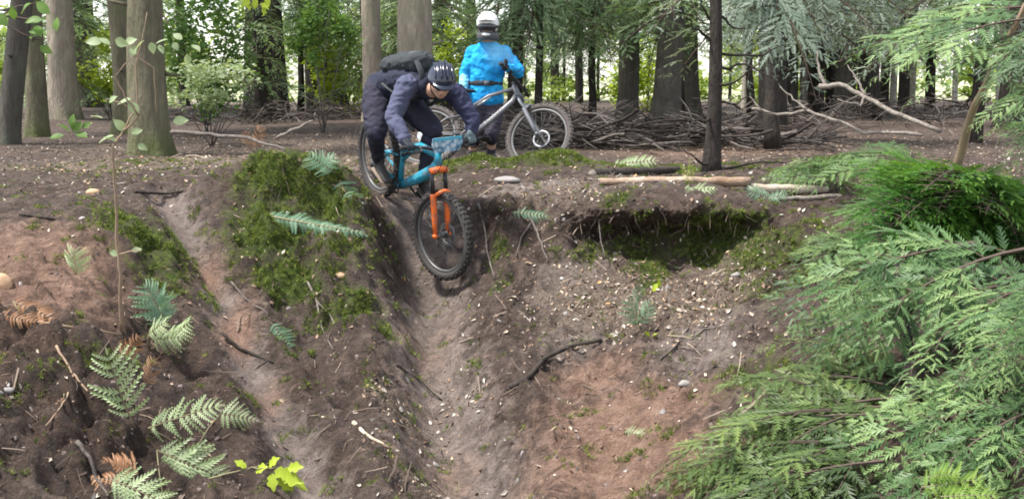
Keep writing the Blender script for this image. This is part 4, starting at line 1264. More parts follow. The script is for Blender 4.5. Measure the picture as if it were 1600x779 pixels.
B2 = [((1420, 640, 6.05), (1130, 600, 6.35), 0.8, .1), ((1400, 620, 6.15), (1110, 660, 6.15), 0.8, -.1), ((1400, 650, 5.95), (1040, 640, 6.25), 0.6, .15), ((1380, 690, 5.65), (1060, 700, 5.95), 0.8, -.1), ((1380, 720, 5.45), (1040, 760, 5.65), 0.8, -.15),
      ((1380, 600, 6.25), (1160, 540, 6.65), 0.8, .05), ((1400, 560, 6.45), (1190, 500, 6.95), 0.8, 0.05), ((1400, 680, 5.75), (1160, 760, 5.55), 0.9, -.15), ((1300, 700, 5.75), (1090, 790, 5.45), 1.0, -.2), ((1320, 650, 5.95), (1100, 740, 5.85), 0.9, -.2),
      ((1420, 600, 6.35), (1230, 640, 6.15), 1.0, -.1), ((1330, 560, 6.55), (1150, 640, 6.45), 0.9, -.2), ((1420, 520, 6.75), (1200, 560, 6.75), 0.9, -.1),
      ((1300, 640, 6.0), (1005, 640, 6.5), 0.9, .1), ((1280, 690, 5.8), (1015, 690, 6.2), 0.9, -.1), ((1280, 730, 5.6), (1000, 765, 5.9), 0.9, -.15), ((1200, 700, 5.9), (1040, 800, 5.8), 1.1, -.1), ((1260, 600, 6.3), (1120, 560, 6.7), 0.9, .1)]
cedar('cedar', 'olive-green young cedar low over the reddish slope, under the bluish boughs', [(1430, 740, 5.75), (1425, 600, 6.15), (1410, 480, 6.55), (1400, 400, 6.85)], 0.045, B2, [L_OLIVE, M_TWIG], BOUGH_HI, seed=2)
B7 = [((1420, 440, 7.4), (1270, 450, 7.7), 1.0, -.1), ((1430, 470, 7.2), (1290, 500, 7.3), 1.0, -.15), ((1430, 400, 7.6), (1300, 380, 7.9), 1.0, -.05), ((1440, 450, 7.2), (1340, 460, 7.1), 1.1, -.2), ((1400, 480, 7.3), (1220, 510, 7.6), .8, -.1), ((1460, 430, 7.2), (1380, 440, 7.0), 1.1, -.15),
      ((1380, 400, 8.1), (1235, 350, 8.9), .8, -.1), ((1380, 410, 8.0), (1215, 395, 8.6), .8, -.2), ((1380, 420, 7.9), (1225, 430, 8.3), .8, -.1), ((1380, 440, 7.7), (1250, 470, 7.9), .9, -.2), ((1360, 400, 8.1), (1270, 330, 8.8), .8, .0), ((1380, 390, 8.2), (1190, 370, 8.9), .6, -.2), ((1400, 430, 7.7), (1280, 420, 8.0), 1.0, .1), ((1360, 430, 7.9), (1205, 460, 8.1), .7, .0)]
cedar('cedar', 'scrubby olive-brown young cedar on the bank right of the hollow', [(1400, 460, 7.9), (1395, 400, 8.1), (1390, 340, 8.3)], 0.03, B7, [L_OLIVE, M_TWIG], BOUGH_HI, seed=9)
# glossy green bush above
r_ = random.Random(8)
B3 = []
for k in range(66):
    a = r_.uniform(0, 6.28)
    q = r_.random() ** 0.6
    tx, ty = 1500 + (150 + 30 * math.sin(3 * a + 1)) * q * math.cos(a), 300 + (100 + 25 * math.sin(2 * a)) * q * math.sin(a)
    dd = 7.6 + r_.uniform(-.7, .35)
    B3.append(((1510 + (tx - 1510) * 0.3, 310 + (ty - 310) * 0.3, 7.9), (tx, ty + 10, dd), 1.25, 0.45 * (-math.sin(a) * q) + r_.uniform(-.15, .1)))  # lighter tint above, darker below: light from the top painted into the foliage
cedar('cedar_bush', 'dense rich-green bushy cedar above the bluish boughs, below the leaning stem', [(1520, 450, 8.0), (1510, 350, 7.9), (1500, 270, 7.9)], 0.05, B3, [L_RICH, M_TWIG], BOUGH_FINE, seed=3, up=(0, -0.7, 0.7), cat='bush')
B4 = [((1440, 300, 8.6), (1290, 340, 8.2), 0.9, .2), ((1440, 350, 8.2), (1280, 385, 7.9), 1.0, .2), ((1420, 330, 8.4), (1310, 300, 8.3), 0.9, .0), ((1430, 380, 8.1), (1330, 410, 7.7), 1.0, .1), 
      ((1420, 240, 9.6), (1190, 240, 10.6), .6, .05), ((1440, 400, 7.9), (1300, 400, 7.6), 1.0, -.2), ((1440, 420, 7.8), (1330, 370, 7.6), 1.0, .1), ((1460, 410, 7.4), (1330, 430, 7.2), 1.1, -.1), ((1400, 270, 9.2), (1230, 235, 9.8), .8, -.05),  ((1400, 380, 8.3), (1220, 400, 8.4), .8, -.25),
      ((1400, 400, 8.1), (1240, 440, 7.9), .8, -.3), ((1420, 250, 9.4), (1290, 215, 10), .8, .0), ((1420, 420, 7.9), (1300, 450, 7.6), 1.0, -.25)]
cedar('cedar', 'low sparse young cedar spreading dull-green boughs past the log ends', [(1440, 430, 8.3), (1430, 330, 8.6), (1425, 240, 9.2)], 0.04, B4, [L_CEDAR, M_TWIG], BOUGH_HI, seed=4)
B8 = [((1300, 270, 10.3), (1190, 245, 11.0), .8, .1), ((1300, 280, 10.1), (1200, 238, 10.8), .8, .0), ((1300, 280, 10.1), (1245, 222, 10.9), .9, .05), ((1310, 280, 10.1), (1310, 222, 10.6), .9, .0), ((1310, 285, 10), (1350, 240, 10.2), .9, -.1), ((1310, 290, 9.9), (1290, 262, 9.7), 1.0, .0), ((1320, 290, 9.9), (1345, 275, 9.6), 1.0, -.1), ((1300, 285, 10.2), (1265, 245, 10.4), 1.0, .1)]
cedar('cedar', 'low sprawling cedar seedling behind the whitish log, left of the rich-green bush', [(1305, 308, 10.05), (1305, 285, 10.05), (1306, 255, 10.1)], 0.02, B8, [L_CEDAR, M_TWIG], BOUGH_HI, seed=11)
# leaning stem with pale drooping sprays, upper right
B5 = [((1600, 30, 7.0), (1350, 60, 7.4), .8, .1), ((1620, 10, 7.2), (1340, 30, 7.8), .8, .2), ((1620, 60, 6.9), (1400, 85, 7.2), .9, .0), ((1600, 50, 7.2), (1460, 100, 7.2), 1.0, .0), ((1640, 80, 6.6), (1510, 120, 6.7), 1.0, -.05), ((1620, 0, 7.4), (1400, -20, 7.8), .9, .1),
      ((1640, 40, 6.8), (1530, 95, 6.7), 1.0, .0), ((1650, 140, 6.5), (1500, 150, 6.8), .9, .25), ((1650, 190, 6.3), (1530, 190, 6.5), .9, .1), ((1650, 170, 6.4), (1570, 240, 6.3), 1.0, .1), ((1600, 20, 7.6), (1300, 20, 8.3), .7, .0), ((1640, 120, 6.6), (1560, 175, 6.5), .9, .1)]
cedar('cedar', 'pale-sprayed cedar on a leaning tan stem at upper right', [(1478, 340, 8.2), (1505, 218, 7.9), (1530, 150, 7.6), (1566, 80, 7.3), (1630, -40, 7.0), (1700, -200, 6.8)], 0.032, B5, [L_CEDARBLUE, M_TWIG], BOUGH_HI, bark=M_TANTWIG, seed=5)
# silvery hanging boughs in the upper middle belong to a conifer standing at the pile
B6 = [((1205, -60, 14), (1150, 40, 13.6), 1.1, -.1), ((1210, -50, 14), (1230, 70, 13.2), 1.1, -.1), ((1220, -60, 14), (1300, 60, 13.5), 1.0, .1), ((1210, -20, 14), (1270, 100, 13.0), 1.0, -.1), ((1200, -40, 14), (1190, 90, 13.2), 1.0, -.15), ((1230, -80, 14), (1330, 20, 13.6), 1.0, .1), ((1200, -80, 14), (1090, 20, 13.8), 1.0, .05)]
cedar('silver_conifer', 'silvery conifer boughs hanging at top centre-right beside the slender black trunk', [(1206, 232, 15.5), (1207, 100, 15.6), (1207, -100, 15.6), (1207, -400, 15.6)], 0.1, B6, [L_SILVER, M_TWIG], BOUGH_HI, seed=6, bark=MB_DARK)

# mid-distance conifers with pale boughs hanging into the top of the picture
for k, (tx, by, box, n, lab, lm) in enumerate([
        (842, 190, (700, 900, -20, 85), 28, 'pale-green conifer whose boughs hang behind the standing rider\'s helmet', L_BACK),
        (925, 186, (850, 970, -20, 90), 26, 'pale-green conifer left of the brown-grey trunk, boughs over the brush pile', L_BACK),
        (1062, 184, (960, 1110, -30, 50), 20, 'pale-green conifer between flared grey trunk and slender black trunk', L_BACK),
        (1172, 186, (1110, 1190, -20, 70), 12, 'silver-green conifer right behind the slender black trunk', L_SILVER),
        (1370, 188, (1280, 1450, -30, 60), 16, 'silver-green conifer behind the large bleached fallen branch', L_SILVER),
        (470, 176, (430, 560, -30, 80), 22, 'green conifer left of the dark brown trunk, boughs at the top edge', L_BACK)]):
    d = flat_depth(by)
    r_ = random.Random(700 + k)
    B = []
    for j in range(n):
        ex, ey = r_.uniform(box[0], box[1]), r_.uniform(box[2], box[3])
        dd = d + r_.uniform(-2.2, 0.8)
        B.append(((tx + (ex - tx) * 0.15, ey - r_.uniform(40, 90), d), (ex, ey, dd), r_.uniform(.9, 1.3), r_.uniform(-.25, .3)))
    cedar('conifer', lab, [(tx, by, d), (tx, 0, d), (tx, -300, d), (tx, -600, d)], 0.09, B, [lm, M_TWIG], BOUGH_MID, seed=60 + k)

# ------------------------------------------------------------------ ferns
def fern(label, fronds, mats=None, ground=None, name='fern', seed=0):
    """fronds: (base px, py, tip px, py, depth at base, depth at tip, width, shape, pairs); each stands on its own thin stalk"""
    mats = mats or [L_FERN, M_STEM]
    first = fronds[0]
    g = on_ground(*ground) if ground else on_ground(first[0], first[1])
    t = empty(name, g, label, 'fern')
    for k, fr in enumerate(fronds):
        bx, by, tx, ty, dz, w, shape, pairs = fr
        d0 = on_ground(bx, by).y - dz
        a, b = P(bx, by, d0), P(tx, ty, d0 - 0.04)
        up = V(0, -0.85, 0.6)
        arr = merge([(frond_arrays(seed * 7 + k, pairs, w, 7, random.Random(seed + k).uniform(.05, .25), shape), frame_to(a, b, up, random.Random(seed + k).uniform(-.3, .3)), 0)])
        leaf_object('frond', arr, mats, t, g)
        MB().tube([g + V(0, 0, -0.02), g.lerp(a, 0.6) + V(0, -0.015, 0.01), a], [0.0045, 0.004, 0.003], 5).build('stalk', M_STEM, t)
    return t
BL = [L_FERNBLUE, M_STEM]
fern('small upright yellow-green fern on the reddish upper left slope', [(120, 428, 116, 388, .06, .62, 'lan', 9)], ground=(120, 462), seed=1)
fern('broad blue-green fern frond above the bright fern on the left bank', [(262, 505, 224, 446, .10, .5, 'lan', 13), (255, 500, 262, 455, .08, .4, 'lan', 10)], BL, (235, 545), seed=2)
fern('bright pale fern right below the blue-green frond on the left bank', [(232, 522, 262, 500, .12, .5, 'lan', 8), (262, 530, 300, 505, .12, .5, 'lan', 8), (240, 530, 285, 528, .12, .5, 'lan', 8)], ground=(232, 545), seed=3)
fern('ladder-like hanging fern frond on the dark left bank', [(205, 655, 160, 548, .10, .42, 'lan', 8)], ground=(215, 672), seed=4)
fern('long horizontal fern frond arching right, above the pale fern fan', [(232, 668, 345, 632, .14, .26, 'lan', 12), (345, 645, 402, 655, .16, .5, 'tri', 8)], ground=(300, 705), seed=5)
fern('pale fan-shaped fern frond in the lower left, right of the dead bracken', [(245, 702, 345, 748, .16, .42, 'lan', 14)], ground=(255, 775), seed=6)
fern('pale fern frond at the bottom left edge of the picture', [(172, 748, 268, 785, .16, .42, 'lan', 12)], ground=(215, 779), seed=7)
fern('long fern frond lying across the mossy mound', [(412, 336, 568, 376, .04, .13, 'lan', 22)], BL, (412, 345), seed=8)
fern('hanging blue-green fern at the mossy mound\'s edge by the rear wheel', [(532, 282, 556, 346, .08, .42, 'lan', 9), (540, 300, 560, 330, .07, .5, 'lan', 7)], BL, (530, 290), seed=9)
fern('blue-green fern standing on top of the mossy mound', [(520, 268, 482, 240, .05, .5, 'lan', 9), (500, 268, 524, 242, .05, .5, 'lan', 9)], BL, (505, 270), seed=10)
fern('small dull blue fern on the mud below the mossy mound', [(425, 505, 455, 545, .06, .4, 'lan', 9)], BL, (425, 508), seed=11)
fern('pale arching fern on the brown ground right of the grey bicycle', [(958, 258, 1026, 252, .25, .32, 'lan', 11)], ground=(985, 268), seed=12)
fern('yellowish upright fern shoots behind the long log', [(1078, 285, 1062, 258, .05, .16, 'lan', 9), (1082, 285, 1078, 248, .05, .14, 'lan', 9)], [L_YELLOW, M_STEM], (1080, 288), seed=13)
fern('small pale fern in front of the long log', [(1065, 300, 1120, 296, .12, .35, 'lan', 9), (1090, 302, 1072, 292, .1, .35, 'lan', 7)], ground=(1090, 306), seed=14)
fern('leafy blue-white fern on the litter slope below the hollow', [(998, 508, 984, 462, .06, .40, 'lan', 9), (1002, 505, 1018, 470, .06, .4, 'lan', 8), (995, 470, 1000, 446, .06, .4, 'lan', 7)], BL, (1000, 512), seed=15)
fern('flattened pale fern over the crumbling edge right of the front wheel', [(800, 332, 858, 338, .03, .25, 'lan', 10), (850, 328, 892, 342, .03, .25, 'lan', 9)], BL, (835, 335), seed=16)
fern('bright yellow-green fern at the bottom right under the cedar', [(1440, 760, 1540, 752, .5, .4, 'lan', 10), (1470, 775, 1560, 775, .5, .4, 'lan', 10), (1450, 745, 1500, 735, .5, .45, 'lan', 8)], [L_LIME, M_STEM], (1480, 779), seed=17)
fern('grey-green fern by the whitish log and thin pole', [(1205, 310, 1165, 298, .06, .4, 'lan', 9), (1200, 312, 1230, 300, .06, .4, 'lan', 9)], BL, (1200, 314), seed=18)
fern('small yellow-green fern on the turf edge above the hollow', [(1085, 340, 1112, 332, .05, .4, 'lan', 8)], [L_YELLOW, M_STEM], (1090, 342), seed=19)
fern('faint small fern on the sandy slope left of the cedar', [(975, 675, 1010, 680, .04, .4, 'lan', 8)], ground=(975, 677), seed=20)
fern('dead orange-brown bracken heap at the lower left', [(215, 722, 150, 735, .1, .45, 'lan', 10), (205, 735, 160, 718, .1, .45, 'lan', 9), (190, 745, 130, 750, .1, .4, 'lan', 9), (215, 740, 175, 722, .12, .5, 'lan', 9)], [L_DEAD, M_TANTWIG], (195, 750), name='dead_bracken', seed=21)
fern('dead rust-coloured bracken between the left ferns', [(200, 560, 215, 525, .06, .35, 'lan', 9), (232, 600, 240, 560, .06, .35, 'lan', 8), (190, 555, 196, 530, .06, .35, 'lan', 8)], [L_DEAD, M_TANTWIG], (215, 600), name='dead_bracken', seed=22)
fern('dead tan bracken tip hanging from the forked twig', [(100, 620, 66, 668, .05, .16, 'lan', 11)], [L_DEAD, M_TANTWIG], (104, 612), name='dead_bracken', seed=23)
fern('rusty dead bracken on the litter behind the mossy mound', [(400, 230, 408, 196, .1, .35, 'lan', 9), (395, 232, 380, 205, .1, .35, 'lan', 9)], [L_DEAD, M_TANTWIG], (400, 235), name='dead_bracken', seed=24)
fern('dead bracken matted on the reddish bank at the far left', [(20, 470, 85, 500, .05, .3, 'lan', 10), (40, 490, 80, 515, .05, .3, 'lan', 9), (0, 490, 50, 505, .05, .3, 'lan', 10)], [L_DEAD, M_TANTWIG], (40, 500), name='dead_bracken', seed=25)

# ------------------------------------------------------------------ broad-leaved saplings and shrubs
def leaf_mesh(name, mat, lobes=False, seed=0):
    r = random.Random(seed)
    n = 8
    vs, ts = [], []
    for i in range(n + 1):
        t = i / n
        w = 0.30 * math.sin(math.pi * min(1, t * 1.02) ** 0.85)
        if lobes: w *= 0.65 + 0.55 * abs(math.sin(t * math.pi * 2.6))
        z = 0.10 * math.sin(t * 2.4) - 0.1 * t
        vs += [(t, w, z + 0.07 * w / 0.3), (t, 0, z), (t, -w, z + 0.05)]
        ts += [0.5 + 0.3 * t] * 3
    fs = []
    for i in range(n):
        a = 3 * i
        fs += [(a, a + 1, a + 4, a + 3), (a + 1, a + 2, a + 5, a + 4)]
    return np_mesh(name, np.array(vs), np.array(fs), mat, attrs={'tint': np.array(ts)}, smooth_shade=True)
LEAF_PALE = leaf_mesh('leaf', L_PALE)
LEAF_GREEN = leaf_mesh('leaf', L_BROAD)
LEAF_YEL = leaf_mesh('leaf', L_YELLOW, True)

def sapling(label, stem_px, r0, twigs, leaves, leafmesh, mat=M_TANTWIG, cat='sapling', seed=0, name='sapling'):
    """leaves: (px, py, d, size in px, direction in the picture in degrees)"""
    r = random.Random(seed)
    g = P(*stem_px[0])
    t = empty(name, g, label, cat)
    p, rr = limb(stem_px, r0, r0 * 0.45, seed, 0.006)
    MB().tube(p, rr, 6).build('stem', mat, t)
    for k, tw in enumerate(twigs):
        p, rr = limb(tw, r0 * 0.5, r0 * 0.2, seed + k + 1, 0.004)
        MB().tube(p, rr, 5).build('twig', mat, t)
    for (px, py, d, s, ang) in leaves:
        a = P(px, py, d)
        L = s * 0.78 / FPX * d
        dx = V(math.cos(math.radians(ang)), r.uniform(-.5, .3), math.sin(math.radians(ang)))
        M = frame_to(a, a + dx.normalized() * L, V(r.uniform(-.5, .5), -0.7, 0.7), r.uniform(-.8, .8), r.uniform(0.85, 1.15))
        o = link('leaf', leafmesh, t)
        M.translation = M.translation - g
        o.matrix_local = M
    return t
gd = on_ground(190, 520).y
sapling('thin bare-stemmed sapling with pale round leaves in front of the moss-footed trunk',
        [(190, 522, gd), (188, 430, gd - .1), (183, 370, gd - .1), (180, 300, gd - .15), (176, 230, gd - .2), (192, 205, gd - .2), (218, 180, gd - .25)], 0.012,
        [[(218, 180, gd - .25), (195, 150, gd - .3), (178, 120, gd - .3), (210, 85, gd - .3)], [(192, 205, gd - .2), (215, 165, gd - .2), (212, 100, gd - .2), (230, 20, gd - .2)], [(185, 398, gd - .1), (205, 392, gd - .15), (222, 392, gd - .15)],
         [(210, 85, gd - .3), (240, 105, gd - .3), (245, 180, gd - .3)], [(218, 180, gd - .25), (190, 160, gd - .25), (165, 155, gd - .25)]],
        [(212, 72, gd - .3, 26, 250), (236, 66, gd - .3, 24, 280), (180, 62, gd - .3, 34, 340), (205, 155, gd - .25, 32, 200), (200, 160, gd - .25, 34, 310), (178, 212, gd - .2, 34, 205), (185, 222, gd - .2, 30, 160), (205, 208, gd - .2, 24, 15), (195, 205, gd - .2, 32, 130),
         (188, 396, gd - .1, 26, 175), (205, 392, gd - .1, 22, 10), (160, 66, gd - .3, 34, 180), (270, 66, gd - .3, 20, 300), (292, 84, gd - .3, 26, 270), (160, 185, gd - .3, 26, 170), (270, 190, gd - .25, 32, 5), (225, 64, gd - .3, 26, 230), (248, 70, gd - .3, 24, 300), (262, 62, gd - .3, 24, 200), (172, 70, gd - .3, 26, 150), (195, 68, gd - .3, 26, 20), (215, 225, gd - .2, 26, 330), (170, 160, gd - .25, 26, 30), (300, 70, gd - .3, 26, 320), (285, 62, gd - .3, 24, 150)], LEAF_PALE, seed=3)
gd2 = on_ground(115, 222).y - 1.5
sapling('low leafy seedling at the foot of the grey leaning trunk', [(112, 226, gd2), (112, 205, gd2), (116, 195, gd2)], 0.008, [[(112, 212, gd2), (95, 200, gd2)], [(112, 210, gd2), (132, 200, gd2)]],
        [(112, 205, gd2, 30, 40), (112, 200, gd2, 30, 80), (108, 205, gd2, 30, 150), (100, 212, gd2, 30, 190), (120, 208, gd2, 30, -20), (128, 200, gd2, 24, 30)], LEAF_GREEN, seed=5, cat='seedling', name='seedling')
gy = on_ground(345, 742).y - 0.1
sapling('bright yellow-green lobed-leaf seedling at the bottom, right of the pale ferns', [(325, 748, gy), (360, 738, gy), (395, 730, gy), (430, 732, gy - .05)], 0.006, [[(395, 730, gy), (420, 722, gy)]],
        [(385, 730, gy, 30, 150), (400, 735, gy, 36, 25), (420, 728, gy, 34, 40), (428, 735, gy - .05, 46, -20), (440, 742, gy - .05, 52, -12), (435, 745, gy - .05, 44, -45), (425, 738, gy - .05, 40, -80), (450, 730, gy - .05, 40, 10), (455, 752, gy - .05, 42, -35)], LEAF_YEL, M_STEM, seed=6, cat='seedling', name='seedling')
gz = on_ground(985, 505).y
sapling('tiny yellow seedling below the leafy fern on the litter slope', [(1010, 545, gz - .3), (1012, 530, gz - .3), (1016, 520, gz - .3)], 0.004, [], [(1014, 528, gz - .3, 20, 120), (1014, 528, gz - .3, 22, 30), (1012, 532, gz - .3, 18, 180), (1020, 455, gz - .05, 22, 60), (1030, 450, gz - .05, 20, 100)], LEAF_YEL, M_STEM, seed=7, cat='seedling', name='seedling')
# overhanging leafy twig at top left, from a tree standing left of the picture
sapling('leafy green twig hanging in at the top left corner', [(-140, 120, 7.0), (-90, 60, 7.0), (-20, 25, 7.0), (60, 30, 7.0)], 0.012, [[(-20, 25, 7), (20, 45, 7), (75, 70, 7)], [(0, 26, 7), (30, 10, 7), (60, 5, 7)]],
        [(-10 + 11 * k, 22 + 9 * ((k * 7) % 4), 7.0 - 0.02 * (k % 5), 30 + 5 * (k % 3), -60 + 50 * ((k * 5) % 6)) for k in range(10)] + [(62, 72, 7, 30, -30), (45, 60, 7, 28, 10)], LEAF_GREEN, M_TWIG, seed=8, name='leafy_branch')
def shrub(label, px, py, d, rad, n, size, mat, seed, name='shrub', cy=None, stems=6):
    g = P(px, py, d); g.z = H(g.x, g.y)
    t = empty(name, g, label, 'shrub')
    c = P(px, cy if cy is not None else py - 60, d)
    leaf_object('foliage', broad_crown(seed, tuple(c), rad, n, size, None), mat, t, g)
    r = random.Random(seed)
    for k in range(stems):
        e = c + V(r.uniform(-.8, .8) * rad[0], r.uniform(-.5, .5) * rad[1], r.uniform(-.3, .7) * rad[2])
        MB().tube([g + V(0.05 * r.uniform(-1, 1), 0, 0), g.lerp(e, 0.5) + V(r.uniform(-.1, .1), 0, 0.05), e], [0.011, 0.007, 0.003], 5).build('stem', M_GREYWOOD, t)
    return t
shrub('leafy green shrub behind the moss-footed trunk, left of the paired dark trunks', 325, 178, 20.0, (0.75, 0.6, 1.0), 2600, 0.10, L_BROAD, 1, cy=70)
shrub('low pale-leaved shrub in front of the paired dark trunks', 330, 182, 17.0, (0.75, 0.5, 0.36), 1000, 0.075, L_PALE, 2, cy=135)
shrub('green shrub hanging over the dark brown trunk, top left of the pale trunks', 505, 172, 20.0, (0.5, 0.5, 0.6), 1300, 0.10, L_BROAD, 3, cy=45)
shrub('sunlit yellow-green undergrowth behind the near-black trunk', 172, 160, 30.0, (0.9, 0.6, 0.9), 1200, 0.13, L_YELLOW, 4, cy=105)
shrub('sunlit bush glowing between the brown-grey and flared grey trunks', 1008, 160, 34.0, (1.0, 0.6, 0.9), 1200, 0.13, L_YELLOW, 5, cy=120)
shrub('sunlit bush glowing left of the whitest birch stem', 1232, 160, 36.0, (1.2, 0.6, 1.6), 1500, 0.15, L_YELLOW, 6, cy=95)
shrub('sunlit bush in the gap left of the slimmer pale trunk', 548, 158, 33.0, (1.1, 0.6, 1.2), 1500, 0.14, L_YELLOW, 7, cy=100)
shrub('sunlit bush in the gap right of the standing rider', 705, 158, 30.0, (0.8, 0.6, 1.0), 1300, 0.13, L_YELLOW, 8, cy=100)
sapling('bright yellow-green leafy branch hanging in at the top edge above the paired dark trunks', [(440, -120, 15), (425, -40, 15), (410, 5, 15)], 0.012, [[(425, -40, 15), (395, -10, 15), (385, 5, 15)]],
        [(415, -5, 15, 22, -70), (408, 5, 15, 24, -40), (400, -2, 15, 22, -100), (390, 0, 15, 22, -140), (412, 10, 15, 22, -90), (422, -12, 15, 22, -30), (385, 5, 15, 20, -60)], LEAF_YEL, M_TWIG, seed=12, name='leafy_branch')

# ------------------------------------------------------------------ bicycles
M_RUBBER = mat_plain('tyre_rubber', (0.060, 0.052, 0.047), (0.028, 0.025, 0.024), 0.85, 40, bump=0.3)
M_MUDRUBBER = mat_plain('muddy_tyre', (0.115, 0.098, 0.088), (0.05, 0.043, 0.04), 0.9, 22, bump=0.3)
M_BLACK = mat_plain('black_metal', (0.030, 0.030, 0.033), (0.018, 0.018, 0.02), 0.4, 60)
M_STEEL = mat_plain('steel', (0.40, 0.40, 0.41), (0.25, 0.25, 0.26), 0.35, 50, metal=0.7)
def mat_muddy(name, c, c2, amount=0.5):
    """paint with splashes of dried mud"""
    t = NT(name)
    p = t.pos()
    col = t.mix(t.noise(8, 3, 0.5, p), c2, c)
    mud = t.ramp(t.noise(19, 6, 0.7, p, 0.5), [(0.60 - 0.16 * amount, 0.0), (0.74 - 0.1 * amount, 0.85)])
    t.color(t.mix(mud, col, (0.15, 0.115, 0.095)))
    t.rough(t.ramp(mud, [(0.0, 0.33), (1.0, 0.9)]))
    return t.mat
M_TEAL = mat_muddy('teal_paint', (0.012, 0.30, 0.42), (0.007, 0.20, 0.30), 0.75)
M_SKYBLUE = mat_plain('light_blue_paint', (0.10, 0.45, 0.60), (0.06, 0.32, 0.45), 0.4, 12)
M_ORANGE = mat_muddy('orange_paint', (0.90, 0.185, 0.025), (0.75, 0.12, 0.015), 0.65)
M_SILVER = mat_plain('grey_paint', (0.15, 0.15, 0.16), (0.08, 0.08, 0.09), 0.35, 10)
M_CHROME = mat_plain('stanchion', (0.38, 0.38, 0.38), (0.28, 0.28, 0.28), 0.2, 30, metal=0.9)
M_GREYRIM = mat_plain('rim', (0.17, 0.165, 0.16), (0.06, 0.06, 0.06), 0.45, 25, metal=0.3)
M_RUBBERGRIP = mat_plain('grip', (0.03, 0.03, 0.03), (0.02, 0.02, 0.02), 0.8, 120, bump=0.3)

def mat_plate():
    t = NT('printed_plate')
    f = t.noise(26, 4, 0.6)
    col = t.ramp(f, [(0.38, (0.05, 0.16, 0.27)), (0.5, (0.22, 0.36, 0.47)), (0.6, (0.50, 0.57, 0.62))])
    t.color(col)
    t.rough(0.4)
    return t.mat
M_PLATE = mat_plate()

